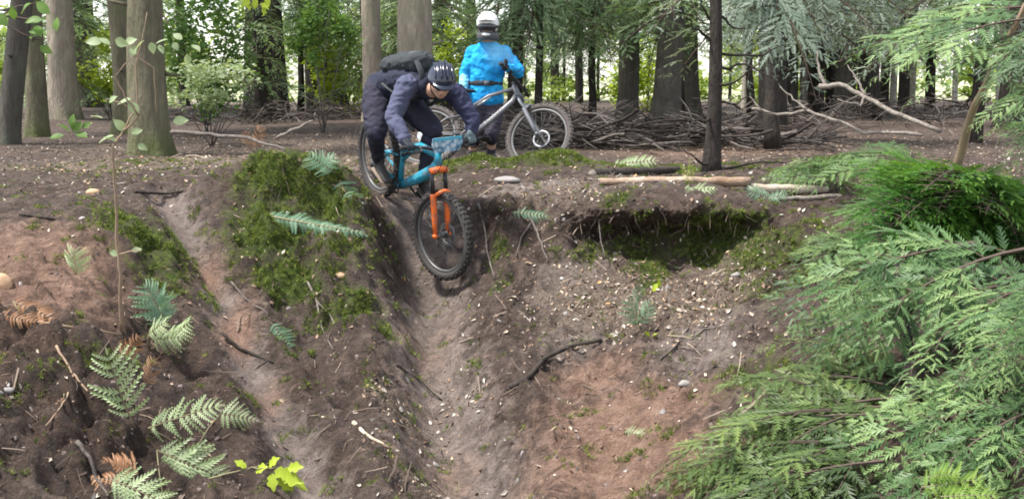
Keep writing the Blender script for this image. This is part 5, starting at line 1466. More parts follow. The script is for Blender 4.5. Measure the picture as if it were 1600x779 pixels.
def make_bike(label, rear, front, lean, cols, steer=0.0, crank=0.0, plate=False, tyre=M_RUBBER, slim=1.0):
    """rear and front are the wheel hubs in the world; lean tips the top towards the rider's left"""
    xh = (front - rear).normalized()
    z = V(0, 0, 1)
    zz = (z - xh * z.dot(xh)).normalized()
    yy = zz.cross(xh)
    up = (zz * math.cos(lean) + yy * math.sin(lean)).normalized()
    left = up.cross(xh)
    A = Matrix((xh, left, up)).transposed()
    WB = (front - rear).length
    root = empty('mountain_bike', rear - up * 0.37, label, 'bicycle')
    M = A.to_4x4()
    M.translation = rear
    HA = math.radians(65)
    sx = V(-math.cos(HA), 0, math.sin(HA))            # up the steering axis
    crown = V(WB, 0, 0) + sx * 0.54 - V(math.sin(HA), 0, math.cos(HA)) * 0.045
    ht0, ht1 = crown + sx * 0.02, crown + sx * 0.145
    S = Matrix.Translation(crown) @ Matrix.Rotation(steer, 4, sx) @ Matrix.Translation(-crown)
    MS = M @ S
    FA = V(WB, 0, 0)
    bb = V(0.44, 0, -0.015)
    frame_m, accent, fork_low, fork_top = cols
    T = lambda mb, n, m, par=root, X=M, sm=True: mb.xform(X).build(n, m, par, sm)
    def wheel(c, X):
        mb = MB()
        mb.torus(c, (0, 1, 0), 0.300, (0.016, 0.014), 48, 8)
        mb.tube([c + V(0, -0.055, 0), c + V(0, 0.055, 0)], 0.022, 10)
        mb.tube([c + V(0, -0.045, 0), c + V(0, -0.04, 0)], 0.032, 12)
        mb.tube([c + V(0, 0.04, 0), c + V(0, 0.045, 0)], 0.032, 12)
        for k in range(28):
            a = 2 * math.pi * k / 28
            b = a + (0.5 if k % 4 < 2 else -0.5)
            y = 0.042 if k % 2 else -0.042
            mb.tube([c + V(math.cos(b) * 0.03, y, math.sin(b) * 0.03), c + V(math.cos(a) * 0.29, 0, math.sin(a) * 0.29)], 0.0016, 4)
        w = T(mb, 'wheel', M_GREYRIM, X=X)
        tb = MB().torus(c, (0, 1, 0), 0.338, (0.032, 0.031), 56, 10)
        for k in range(56):                       # tread knobs
            a = 2 * math.pi * k / 56
            e = V(math.cos(a), 0, math.sin(a)); q = V(-math.sin(a), 0, math.cos(a))
            B = Matrix((q, V(0, 1, 0), e)).transposed()
            for y, dz in ((0, 0.371), (-0.02, 0.364), (0.02, 0.364)) if k % 2 else ((-0.012, 0.37), (0.012, 0.37), (0.027, 0.352), (-0.027, 0.352)):
                tb.box(c + e * dz + V(0, y, 0), (0.010, 0.0065, 0.0045), B)
        T(tb, 'tyre', tyre, w, X)
        dm = MB().torus(c + V(0, 0.058, 0), (0, 1, 0), 0.085, (0.012, 0.0012), 36, 6)
        for k in range(6):
            a = 2 * math.pi * k / 6
            dm.tube([c + V(math.cos(a) * .02, .058, math.sin(a) * .02), c + V(math.cos(a + .5) * .08, .058, math.sin(a + .5) * .08)], 0.004, 4)
        T(dm, 'brake_disc', M_STEEL, w, X)
        return w
    wheel(V(0, 0, 0), M)
    wheel(FA, MS)
    # front triangle
    st0, st1 = bb, bb + V(-0.10, 0, 0.40)
    fr = MB()
    fr.tube([ht0 - sx * 0.005, ht1 + sx * 0.005], [0.031, 0.029], 14)
    fr.tube([ht0 + sx * 0.03, ht0.lerp(bb, 0.12) + V(0, 0, -0.012), ht0.lerp(bb, 0.55) + V(0.01, 0, -0.012), bb + V(0.02, 0, 0.01)], [(0.034 * slim, 0.028 * slim), (0.040 * slim, 0.030 * slim), (0.040 * slim, 0.031 * slim), (0.036, 0.032)], 12, ref=(0, 0, 1))
    fr.tube([ht1 - sx * 0.03, ht1.lerp(st1, 0.5) + V(0, 0, -0.01), st1 - V(-0.02, 0, 0.09)], [(0.030 * slim, 0.024 * slim), (0.026 * slim, 0.021 * slim), (0.024 * slim, 0.02 * slim)], 12, ref=(0, 0, 1))
    fr.tube([bb, st0.lerp(st1, 0.5), st1], [0.026, 0.021, 0.020], 12)
    fr.tube([bb + V(0, -0.04, 0), bb + V(0, 0.04, 0)], 0.034, 12)
    fr.tube([st0.lerp(st1, 0.55) + V(0.01, 0, 0), ht1.lerp(st1, 0.55) + V(0, 0, -0.01)], 0.014, 8)
    fo = T(fr, 'frame', frame_m)
    # lettering panel on the down tube, both sides
    dn = (ht0 - bb).normalized()
    for y in (-0.0325 * slim, 0.0325 * slim):
        dp = MB()
        for k in range(7):
            q = bb.lerp(ht0, 0.34 + 0.055 * k)
            dp.box(q + V(0.006, y, -0.004), (0.010, 0.001, 0.014 if k % 3 else 0.018), Matrix((dn, V(0, 1, 0), dn.cross(V(0, 1, 0)))).transposed())
        tag(T(dp, 'lettering', accent, fo, sm=False), kind='stuff')
    sw = MB()
    for y in (-0.062, 0.062):
        sw.tube([V(0, y, 0), V(0.22, y, 0.005), bb + V(-0.06, y * 0.55, 0.03)], [0.014, 0.012, 0.016], 8)
        sw.tube([V(0, y, 0), V(0.20, y, 0.18), st0.lerp(st1, 0.62) + V(-0.03, y * 0.5, 0.0)], [0.013, 0.010, 0.011], 8)
    sw.tube([V(0.22, -0.062, 0.19), V(0.22, 0.062, 0.19)], 0.012, 8)
    T(sw, 'swingarm', frame_m)
    sh0, sh1 = st0.lerp(st1, 0.62) + V(0.0, 0, 0.02), ht1.lerp(st1, 0.45) + V(0, 0, -0.03)
    sk = MB().tube([sh0, sh0.lerp(sh1, 0.5)], 0.022, 10)
    s_ = T(sk, 'shock', M_BLACK)
    T(MB().tube([sh0.lerp(sh1, 0.5), sh1], 0.011, 8), 'shock_shaft', M_STEEL, s_)
    # fork
    up_, lo_ = [], MB()
    lo_.tube([crown + V(0.005, -0.085, -0.01), crown + V(0.02, 0, 0.012), crown + V(0.005, 0.085, -0.01)], [0.026, 0.03, 0.026], 10, mi=0)
    for y in (-0.068, 0.068):
        a = crown + V(0.0, y, 0)
        e = FA + V(0, y, 0)
        m_ = a.lerp(e, 0.36)
        up_.append(MB().tube([a - sx * 0.0, m_], 0.018, 10))
        lo_.tube([m_, a.lerp(e, 0.40), a.lerp(e, 0.8), e + V(-0.005, 0, 0.0)], [0.024, 0.026, 0.023, 0.018], 10)
        lo_.tube([e - V(0, 0.02, 0), e + V(0, 0.02, 0)], 0.018, 10)
    arch = crown.lerp(FA, 0.40)
    lo_.tube([arch + V(0.005, -0.068, 0), arch + V(0.035, -0.045, 0.06), arch + V(0.04, 0, 0.075), arch + V(0.035, 0.045, 0.06), arch + V(0.005, 0.068, 0)], 0.017, 8)
    f_ = T(lo_, 'fork', fork_low, X=MS)
    for q in up_: T(q, 'stanchion', fork_top, f_, MS)
    T(MB().box(FA + V(-0.05, 0.075, 0.075), (0.03, 0.014, 0.02), Matrix.Rotation(0.5, 3, 'Y')), 'brake_caliper', M_BLACK, f_, MS)
    # cockpit
    stt = ht1 + sx * 0.035
    bc = stt + V(0.045, 0, 0.012)
    T(MB().tube([ht1, stt + sx * 0.015], 0.02, 10).tube([stt, bc], 0.02, 10).tube([bc + V(0, -.025, 0), bc + V(0, .025, 0)], 0.024, 10), 'stem', M_BLACK, X=MS)
    bar = [bc + V(-0.035, -0.385, 0.03), bc + V(-0.02, -0.22, 0.028), bc + V(0, -0.07, 0), bc + V(0, 0.07, 0), bc + V(-0.02, 0.22, 0.028), bc + V(-0.035, 0.385, 0.03)]
    hb = T(MB().tube(bar, [.011, .012, .0155, .0155, .012, .011], 10), 'handlebar', M_BLACK, X=MS)
    for s in (0, 1):
        e0, e1 = (bar[0], bar[1]) if s == 0 else (bar[5], bar[4])
        sg = -1 if s == 0 else 1
        T(MB().tube([e0 + V(0, sg * 0.004, 0), e0.lerp(e1, 0.78)], [0.0165, 0.0165], 12).tube([e0 + V(0, sg * 0.006, 0), e0 + V(0, -sg * 0.006, 0)], 0.021, 12), 'grip', M_RUBBERGRIP, hb, MS)
        q = e0.lerp(e1, 0.95)
        T(MB().tube([q, q + V(0.045, -sg * 0.01, -0.012), q + V(0.05, sg * 0.05, -0.02), q + V(0.045, sg * 0.11, -0.022)], [.009, .009, .006, .005], 6).tube([q + V(0.01, 0, 0), q + V(0.03, -sg * 0.06, 0.0)], 0.010, 8), 'brake_lever', M_BLACK, hb, MS)
        T(MB().tube([q + V(0.03, -sg * 0.06, 0), q + V(0.12, -sg * 0.14, 0.05), q + V(0.11, -sg * 0.2, -0.06), crown + V(0.05, sg * 0.04, 0.0)], 0.0032, 5), 'brake_hose', M_BLACK, hb, MS)
    if plate:
        pc = bc + V(0.045, 0, 0.075)
        B = Matrix((V(0, 1, 0), V(-0.35, 0, 0.94), V(0.94, 0, 0.35))).transposed()
        pl = MB()
        pr = [(-0.15, 0.055), (0.15, 0.055), (0.16, 0.0), (0.125, -0.065), (-0.125, -0.065), (-0.16, 0.0)]
        vs = [pc + B @ V(x, y, 0.002) for x, y in pr] + [pc + B @ V(x, y, -0.002) for x, y in pr]
        pl.add(vs, [tuple(range(6)), tuple(range(11, 5, -1))] + [(i, (i + 1) % 6, 6 + (i + 1) % 6, 6 + i) for i in range(6)])
        p_ = T(pl, 'number_plate', M_PLATE, X=MS, sm=False)
        T(MB().box(pc + B @ V(0, 0.042, 0.0045), (0.142, 0.012, 0.0012), B), 'plate_stripe', M_SKYBLUE, p_, MS, False)
    # saddle and post
    sp = st1 + V(-0.03, 0, 0.12)
    T(MB().tube([st1, sp], 0.0155, 10), 'seat_post', M_BLACK)
    sd = MB()
    sd.tube([sp + V(-0.13, 0, 0.045), sp + V(-0.10, 0, 0.05), sp + V(-0.02, 0, 0.045), sp + V(0.08, 0, 0.042), sp + V(0.15, 0, 0.032)], [(0.055, 0.012), (0.07, 0.02), (0.05, 0.02), (0.024, 0.018), (0.015, 0.01)], 12, ref=(0, 1, 0))
    sd.tube([sp + V(-0.06, 0.02, 0.03), sp + V(0.06, 0.015, 0.02)], 0.004, 6).tube([sp + V(-0.06, -0.02, 0.03), sp + V(0.06, -0.015, 0.02)], 0.004, 6).tube([sp, sp + V(0, 0, .03)], 0.015, 8)
    T(sd, 'saddle', M_BLACK)
    # drivetrain
    cd = V(math.cos(crank), 0, math.sin(crank))
    ch = MB()
    ch.torus(bb + V(0, -0.05, 0), (0, 1, 0), 0.062, (0.010, 0.002), 32, 6)
    for k in range(5):
        a = k * 1.2566
        ch.tube([bb + V(0, -0.05, 0), bb + V(math.cos(a) * .06, -.05, math.sin(a) * .06)], 0.006, 5)
    T(ch, 'chainring', M_BLACK)
    ped = []
    for sg in (-1, 1):
        d = cd * (0.17 * (-1 if sg == -1 else 1))
        y = sg * 0.075
        c_ = T(MB().tube([bb + V(0, y, 0), bb + V(0, y, 0) + d], [(0.017, 0.008), (0.012, 0.007)], 8, ref=(0, 0, 1)).tube([bb + V(0, 0, 0), bb + V(0, y * 1.1, 0)], 0.013, 8), 'crank', M_BLACK)
        pc = bb + V(0, sg * 0.135, 0) + d
        T(MB().box(pc, (0.05, 0.048, 0.008)).tube([pc - V(0, sg * .06, 0), pc + V(0, sg * .05, 0)], 0.008, 8), 'pedal', M_BLACK, c_, sm=False)
        ped.append(M @ pc)
    cs = MB()
    for k, (r1, y) in enumerate(((0.10, -0.030), (0.082, -0.036), (0.064, -0.042), (0.046, -0.047))):
        cs.torus(V(0, y, 0), (0, 1, 0), r1 - 0.01, (0.012, 0.0012), 30, 5)
    T(cs, 'cassette', M_STEEL)
    T(MB().tube([bb + V(0, -0.05, 0.066), V(0, -0.042, 0.07)], 0.0045, 5).tube([bb + V(0, -0.05, -0.066), V(0.09, -0.046, -0.15), V(0.03, -0.042, -0.13), V(0.02, -0.042, -0.07)], 0.0045, 5), 'chain', M_BLACK)
    T(MB().box(V(0.02, -0.055, -0.075), (0.022, 0.012, 0.03)).tube([V(0.03, -.05, -.08), V(0.085, -.05, -.145)], (0.013), 6), 'derailleur', M_BLACK)
    info = dict(M=M, MS=MS, grip_r=MS @ bar[0].lerp(bar[1], 0.42), grip_l=MS @ bar[5].lerp(bar[4], 0.42), bar_dir=(MS.to_3x3() @ V(0, 1, 0)), ped_r=ped[0], ped_l=ped[1], fwd=xh, left=left, up=up, saddle=M @ sp, bb=M @ bb)
    return root, info

R1, F1 = P(592, 243, 10.86), P(690, 368, 10.0)
F1 = R1 + (F1 - R1).normalized() * 1.2
bike1, K1 = make_bike('teal mountain bike with orange fork, nose-down over the drop', R1, F1, math.radians(-3), (M_TEAL, M_SKYBLUE, M_ORANGE, M_BLACK), steer=math.radians(9), crank=math.radians(-2), plate=True, slim=1.25)
F2 = P(843, 214, 12.72)
R2 = F2 + (P(668, 213, 12.98) - F2).normalized() * 1.2
bike2, K2 = make_bike('grey mountain bike leaning against the standing rider in blue', R2, F2, math.radians(31), (M_SILVER, M_GREYRIM, M_SILVER, M_CHROME), steer=math.radians(-12), crank=math.radians(20), tyre=M_MUDRUBBER, slim=0.72)

# ------------------------------------------------------------------ riders
def mat_cloth(name, c, c2=None, scale=14, rough=0.85):
    return mat_plain(name, c, c2 or tuple(x * 0.7 for x in c), rough, scale, bump=0.25, spec=0.15)
M_SKIN = mat_plain('skin', (0.55, 0.34, 0.25), (0.46, 0.27, 0.19), 0.55, 18)
M_NAVY = mat_cloth('navy_jersey', (0.030, 0.033, 0.052), (0.018, 0.02, 0.034), 10)
M_SLEEVE_LIT = mat_cloth('sleeve_lit', (0.095, 0.10, 0.155), (0.055, 0.06, 0.10), 10)  # sleeve on the lit arm, the light mixed into its colour
M_SLEEVE_SHADED = mat_cloth('sleeve_shaded', (0.050, 0.054, 0.10), (0.03, 0.033, 0.065), 10)  # same sleeve cloth on the shaded arm, shade mixed into its colour
M_TROUSER = mat_cloth('black_trousers', (0.040, 0.038, 0.056), (0.022, 0.021, 0.032))
M_KNEE = mat_cloth('navy_knee', (0.05, 0.05, 0.085), (0.03, 0.03, 0.055))
M_PACK = mat_cloth('pack_fabric', (0.055, 0.06, 0.065), (0.032, 0.036, 0.038))
M_PACKGREY = mat_cloth('pack_panel', (0.14, 0.15, 0.16), (0.08, 0.085, 0.09))
M_GLOVE = mat_cloth('dark_glove', (0.045, 0.05, 0.06), (0.025, 0.03, 0.035))
M_GLOVEGREY = mat_cloth('grey_green_glove', (0.16, 0.20, 0.21), (0.09, 0.12, 0.125))
M_SHOE = mat_plain('shoe', (0.06, 0.055, 0.052), (0.03, 0.028, 0.027), 0.7, 25)
M_SOLE = mat_plain('sole', (0.22, 0.17, 0.13), (0.12, 0.09, 0.07), 0.9, 25)
M_HELMET = mat_plain('dark_helmet', (0.018, 0.024, 0.045), (0.012, 0.015, 0.03), 0.22, 6, spec=0.6)
M_HELMETTRIM = mat_plain('helmet_trim', (0.10, 0.115, 0.15), (0.06, 0.07, 0.095), 0.3, 6)
M_WHITEHELMET = mat_plain('white_helmet', (0.80, 0.79, 0.76), (0.70, 0.69, 0.67), 0.3, 6)
M_GOGGLE = mat_plain('goggle_lens', (0.02, 0.02, 0.025), (0.015, 0.015, 0.02), 0.15, 6, spec=0.7)
M_CHIN = mat_plain('chin_guard', (0.085, 0.085, 0.09), (0.05, 0.05, 0.055), 0.5, 12)
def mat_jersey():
    """blue jersey, the upper chest on the wearer's left painted paler as a highlight"""
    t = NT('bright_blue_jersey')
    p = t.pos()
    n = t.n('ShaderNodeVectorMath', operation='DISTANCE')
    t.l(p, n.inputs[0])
    n.inputs[1].default_value = JHIGHLIGHT
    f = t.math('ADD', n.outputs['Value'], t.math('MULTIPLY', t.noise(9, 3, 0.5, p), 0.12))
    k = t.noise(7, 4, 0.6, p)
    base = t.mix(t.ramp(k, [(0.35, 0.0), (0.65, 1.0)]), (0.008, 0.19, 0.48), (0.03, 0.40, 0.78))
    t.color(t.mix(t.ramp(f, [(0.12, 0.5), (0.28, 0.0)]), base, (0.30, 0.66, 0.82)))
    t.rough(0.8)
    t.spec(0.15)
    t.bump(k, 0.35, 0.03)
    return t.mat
M_CYAN = mat_cloth('cyan_panel', (0.28, 0.66, 0.82), (0.18, 0.54, 0.72), 6)
M_SHORTS = mat_cloth('grey_shorts', (0.085, 0.075, 0.095), (0.05, 0.045, 0.06))
M_EYE = mat_plain('eye', (0.6, 0.58, 0.55), (0.5, 0.5, 0.48), 0.3, 5)
M_HAIR = mat_plain('hair', (0.05, 0.035, 0.025), (0.03, 0.02, 0.015), 0.7, 50)
M_LIP = mat_plain('lips', (0.42, 0.19, 0.15), (0.36, 0.16, 0.12), 0.5, 20)

def limbs(mb, pts, rad, n=12, ref=None):
    mb.tube(pts, rad, n, ref)
    for p, r in zip(pts, rad):
        q = r if not isinstance(r, tuple) else min(r)
        mb.ellip(p, q * 0.98, seg=10, rings=6)
    return mb

def hand(mb, c, ax, back, up, side):
    """palm behind the bar, four fingers curling over it and a thumb from the palm's inner side; side: +1 or -1 = direction of the thumb along ax"""
    ax = ax.normalized()
    b = (back - ax * back.dot(ax)).normalized()
    n = (up - ax * up.dot(ax) - b * up.dot(b)).normalized()
    A = Matrix((ax, b, n)).transposed()
    mb.ellip(c + b * 0.045 + n * 0.018, (0.044, 0.042, 0.020), A, 14, 8)
    mb.ellip(c + b * 0.022 + n * 0.014, (0.042, 0.022, 0.018), A, 12, 8)
    for i, L in enumerate((0.92, 1.0, 0.97, 0.8)):
        o = ax * (side * (0.030 - i * 0.0205))
        pts = []
        for k, a in enumerate((35, 75, 120, 165, 215)):
            a = math.radians(35 + (a - 35) * L)
            rr = 0.029 if k < 4 else 0.027
            pts.append(c + o + b * (rr * math.cos(a)) + n * (rr * math.sin(a)))
        mb.tube([c + o + b * 0.05 + n * 0.022] + pts, [0.0095, 0.0098, 0.0095, 0.009, 0.0085, 0.0075], 8)
    th = [c + b * 0.05 + ax * side * 0.030, c + b * 0.028 - n * 0.004 + ax * side * 0.050, c + b * 0.006 - n * 0.024 + ax * side * 0.052, c - b * 0.016 - n * 0.026 + ax * side * 0.046]
    mb.tube(th, [0.012, 0.011, 0.010, 0.0085], 8)

def head(mb, c, A, s=1.0):
    """skull, jaw, nose, ears; A columns: right of face, forward, up"""
    mb.ellip(c + A @ V(0, -0.01, 0.03) * s, (0.076 * s, 0.095 * s, 0.098 * s), A, 18, 12)
    mb.ellip(c + A @ V(0, 0.022, -0.045) * s, (0.058 * s, 0.066 * s, 0.068 * s), A, 16, 10)
    mb.ellip(c + A @ V(0, 0.055, -0.085) * s, (0.026 * s, 0.024 * s, 0.020 * s), A, 12, 8)
    mb.tube([c + A @ V(0, 0.082, 0.015) * s, c + A @ V(0, 0.104, -0.022) * s, c + A @ V(0, 0.088, -0.036) * s], [0.010 * s, 0.015 * s, 0.012 * s], 8)
    for sg in (-1, 1):
        mb.ellip(c + A @ V(sg * 0.077, -0.012, -0.005) * s, (0.010 * s, 0.022 * s, 0.032 * s), A, 10, 8)
        mb.ellip(c + A @ V(sg * 0.033, 0.072, 0.028) * s, (0.020 * s, 0.012 * s, 0.010 * s), A, 10, 6)
        mb.ellip(c + A @ V(sg * 0.04, 0.058, -0.02) * s, (0.024 * s, 0.022 * s, 0.022 * s), A, 10, 6)

def face_bits(c, A, par):
    for sg in (-1, 1):
        MB().ellip(c + A @ V(sg * 0.032, 0.079, 0.012), (0.013, 0.008, 0.009), A, 10, 6).build('eye', M_EYE, par)
    MB().tube([c + A @ V(-0.024, 0.079, -0.060), c + A @ V(0, 0.086, -0.058), c + A @ V(0.024, 0.079, -0.060)], [0.003, 0.006, 0.003], 6).build('mouth', M_LIP, par)

def shoe(foot, toe, upv, par, mat=M_SHOE, solemat=M_SOLE):
    d = (toe - foot).normalized()
    u = (upv - d * upv.dot(d)).normalized()
    s = d.cross(u)
    mb = MB()
    mb.tube([foot - d * 0.075 + u * 0.02, foot - d * 0.06 + u * 0.045, foot + d * 0.03 + u * 0.045, foot + d * 0.12 + u * 0.025, foot + d * 0.175 + u * 0.012, foot + d * 0.195 + u * 0.008],
            [(0.025, 0.02), (0.036, 0.045), (0.040, 0.046), (0.045, 0.032), (0.038, 0.022), (0.02, 0.012)], 14, ref=s)
    mb.tube([foot - d * 0.02 + u * 0.04, foot - d * 0.03 + u * 0.12], [0.046, 0.048], 12)
    o = fuse('shoe', mb, 0.007, mat, par, 4)
    MB().tube([foot - d * 0.08 - u * 0.016, foot + d * 0.05 - u * 0.018, foot + d * 0.13 - u * 0.016, foot + d * 0.20 - u * 0.008], [(0.036, 0.012), (0.042, 0.013), (0.047, 0.012), (0.024, 0.010)], 14, ref=s).build('sole', solemat, o)
    return o

# ---- crouching rider on the teal bicycle
fw, lf_, up_ = K1['fwd'], K1['left'], K1['up']
hips = P(598, 138, 10.58)
chest = P(655, 132, 10.22)
neck = P(676, 138, 10.06)
shR, shL = P(634, 136, 10.02), P(712, 146, 10.26)
elR, elL = P(614, 184, 9.92), P(738, 186, 10.22)
haR, haL = K1['grip_r'], K1['grip_l']
hipR, hipL = P(588, 146, 10.48), P(618, 142, 10.66)
knR, knL = P(588, 205, 10.24), P(676, 202, 10.36)
ftR, ftL = K1['ped_r'] + up_ * 0.035, K1['ped_l'] + up_ * 0.035
anR, anL = ftR - fw * 0.05 + up_ * 0.085, ftL - fw * 0.05 + up_ * 0.085
headc = P(689, 131, 9.90)
base = K1['ped_r'].lerp(K1['ped_l'], 0.5)
person1 = empty('person', base, 'person in dark clothes and dark helmet crouching over the teal mountain bike', 'person')
side1 = (shL - shR).normalized()
def toward(a, b, d): return a + (b - a).normalized() * d
wrR, wrL = toward(haR, elR, 0.085), toward(haL, elL, 0.085)
def body1(mb, g):
    mb.tube([hips - (chest - hips) * 0.12, hips, hips.lerp(chest, 0.4) + V(0, 0, 0.03), hips.lerp(chest, 0.8) + V(0, 0, 0.045), chest.lerp(neck, 0.5), neck],
            [(0.10 + g, 0.09 + g), (0.15 + g, 0.115 + g), (0.145 + g, 0.115 + g), (0.165 + g, 0.12 + g), (0.15 + g, 0.09 + g), (0.07 + g, 0.065 + g)], 18, ref=side1)
def arms1(mb, g, a=0.0):
    if a != 2: limbs(mb, [chest.lerp(shR, 0.55), shR, shR.lerp(elR, 0.4), elR, elR.lerp(wrR, 0.35), wrR], [0.075 + g, 0.068 + g, 0.056 + g, 0.044 + g, 0.044 + g, 0.029 + g])
    if a != 1: limbs(mb, [chest.lerp(shL, 0.55), shL, shL.lerp(elL, 0.4), elL, elL.lerp(wrL, 0.35), wrL], [0.075 + g, 0.068 + g, 0.056 + g, 0.044 + g, 0.044 + g, 0.029 + g])
def legs1(mb, g, full=True):
    for hp, kn, an in ((hipR, knR, anR), (hipL, knL, anL)):
        limbs(mb, [hips.lerp(hp, 0.8), hp.lerp(kn, 0.35), hp.lerp(kn, 0.75), kn], [0.095 + g, 0.088 + g, 0.070 + g, 0.060 + g])
        if full: limbs(mb, [kn, kn.lerp(an, 0.3) - fw * 0.02, kn.lerp(an, 0.7), an], [0.058 + g, 0.056 + g, 0.042 + g, 0.034 + g])
hf = V(0.16, -0.80, -0.58).normalized()
hz = (V(0.05, 0, 1) - hf * V(0.05, 0, 1).dot(hf)).normalized()
HA1 = Matrix((hf.cross(hz).normalized(), hf, hz)).transposed()
mb = MB(); body1(mb, 0); arms1(mb, 0); legs1(mb, 0)
limbs(mb, [neck - V(0, 0, .02), headc - HA1 @ V(0, 0.03, 0.02)], [0.062, 0.055])
head(mb, headc, HA1)
fuse('body', mb, 0.012, M_SKIN, person1, 4)
face_bits(headc, HA1, person1)
mb = MB(); body1(mb, 0.018)
jersey = fuse('jersey', mb, 0.012, M_NAVY, person1, 4, folds=0.011)
mb = MB(); arms1(mb, 0.020, 1)
fuse('sleeve', mb, 0.010, M_SLEEVE_LIT, person1, 4, folds=0.011)
mb = MB(); arms1(mb, 0.020, 2)
fuse('sleeve', mb, 0.010, M_SLEEVE_SHADED, person1, 4, folds=0.011)
mb = MB(); legs1(mb, 0.030, False)
mb.tube([hips - (chest - hips) * 0.16, hips, hips.lerp(chest, 0.28)], [(0.125, 0.11), (0.172, 0.135), (0.165, 0.134)], 16, ref=side1)
fuse('trousers', mb, 0.012, M_TROUSER, person1, 5, folds=0.011)
for kn, an, hp in ((knR, anR, hipR), (knL, anL, hipL)):
    mb = MB()
    limbs(mb, [kn, kn.lerp(an, 0.3) - fw * 0.02, kn.lerp(an, 0.7), an], [0.068, 0.072, 0.058, 0.048])
    fuse('trouser_leg', mb, 0.010, M_TROUSER, person1, 4, folds=0.007)
for kn, an, hp in ((knR, anR, hipR), (knL, anL, hipL)):
    o = ((kn - hp).normalized() + (kn - an).normalized()).normalized()
    mb = MB().ellip(kn + o * 0.03, (0.062, 0.062, 0.075), seg=14, rings=10)
    limbs(mb, [kn.lerp(hp, 0.22), kn, kn.lerp(an, 0.22)], [0.078, 0.078, 0.070])
    fuse('knee_pad', mb, 0.010, M_KNEE, person1, 4)
for ha, el, s in ((haR, elR, 1), (haL, elL, -1)):
    mb = MB()
    hand(mb, ha, K1['bar_dir'], el - ha, V(0, 0, 1) + fw * 0.3, s)
    limbs(mb, [toward(ha, el, 0.055) + V(0, 0, 0.012), toward(ha, el, 0.115)], [0.033, 0.040])
    fuse('glove', mb, 0.0055, M_GLOVE if s == 1 else M_GLOVEGREY, person1, 2)
shoe(ftR, ftR + fw, up_, person1)
shoe(ftL, ftL + fw, up_, person1)
def half_helmet(c, A, par):
    hc = c + A @ V(0, -0.012, 0.04)
    mb = MB()
    seg, rings = 28, 10
    vs, fs = [], []
    for layer, k in ((0, 1.0), (1, 0.90)):
        for i in range(rings + 1):
            for j in range(seg):
                ph = 2 * math.pi * j / seg
                low = 1.66 + 0.20 * max(0, -math.sin(ph)) - 0.10 * max(0, math.sin(ph))
                th = low * i / rings
                rib = 1 + 0.035 * math.cos(ph * 2 + math.pi) * math.sin(th) * 0 + (0.03 * math.cos(10 * math.atan2(math.sin(th) * math.cos(ph), 0.6)) if layer == 0 else 0)
                vs.append(hc + A @ V(0.118 * k * rib * math.sin(th) * math.cos(ph), 0.150 * k * rib * math.sin(th) * math.sin(ph), 0.130 * k * rib * math.cos(th)))
    n1 = (rings + 1) * seg
    for i in range(rings):
        for j in range(seg):
            a, b, c_, d = i * seg + j, i * seg + (j + 1) % seg, (i + 1) * seg + (j + 1) % seg, (i + 1) * seg + j
            fs += [(a, d, c_, b), (n1 + a, n1 + b, n1 + c_, n1 + d)]
    for j in range(seg):
        a, b = rings * seg + j, rings * seg + (j + 1) % seg
        fs.append((a, n1 + a, n1 + b, b))
    mb.add(vs, fs)
    h = mb.build('helmet', M_HELMET, par)
    for x in (-0.062, -0.022, 0.022, 0.062):          # raised ribs between the vents
        pts = []
        for k in range(9):
            th = -1.15 + 2.1 * k / 8
            r = math.sqrt(max(0.05, 1 - (x / 0.108) ** 2))
            pts.append(hc + A @ V(x * 1.1, 0.156 * r * math.sin(th), 0.136 * r * math.cos(th)))
        MB().tube(pts, [0.004, 0.008, 0.009, 0.009, 0.009, 0.009, 0.009, 0.008, 0.004], 6).build('helmet_rib', M_HELMET, h)
    v = MB()
    pr = []
    for k in range(9):
        a = -1.0 + 2.0 * k / 8
        pr.append((hc + A @ V(0.108 * math.sin(a), 0.135 * math.cos(a), 0.030), hc + A @ V(0.092 * math.sin(a), 0.140 * math.cos(a) + 0.065, 0.038 - 0.01 * abs(a))))
    up_v = A @ V(0, 0, 1)
    vs = [p + up_v * 0.004 for q in pr for p in q] + [p - up_v * 0.004 for q in pr for p in q]
    fs = []
    for k in range(8):
        a = 2 * k
        fs += [(a, a + 1, a + 3, a + 2), (18 + a, 18 + a + 2, 18 + a + 3, 18 + a + 1), (a + 1, 19 + a, 21 + a, a + 3)]
    v.add(vs, fs).build('visor', M_HELMET, h)
    for sg in (-1, 1):
        MB().tube([c + A @ V(sg * 0.090, 0.01, 0.02), c + A @ V(sg * 0.074, 0.02, -0.06), c + A @ V(sg * 0.02, 0.05, -0.115)], 0.005, 5).build('chin_strap', M_BLACK, h)
    return h
half_helmet(headc, HA1, person1)
MB().tube([headc + HA1 @ V(-0.075, 0.04, 0.012), headc + HA1 @ V(-0.036, 0.088, 0.012), headc + HA1 @ V(0, 0.096, 0.016), headc + HA1 @ V(0.036, 0.088, 0.012), headc + HA1 @ V(0.075, 0.04, 0.012)], [(0.010, 0.006), (0.020, 0.006), (0.012, 0.006), (0.020, 0.006), (0.010, 0.006)], 8, ref=tuple(HA1 @ V(0, 0, 1))).build('glasses', M_GOGGLE, person1)

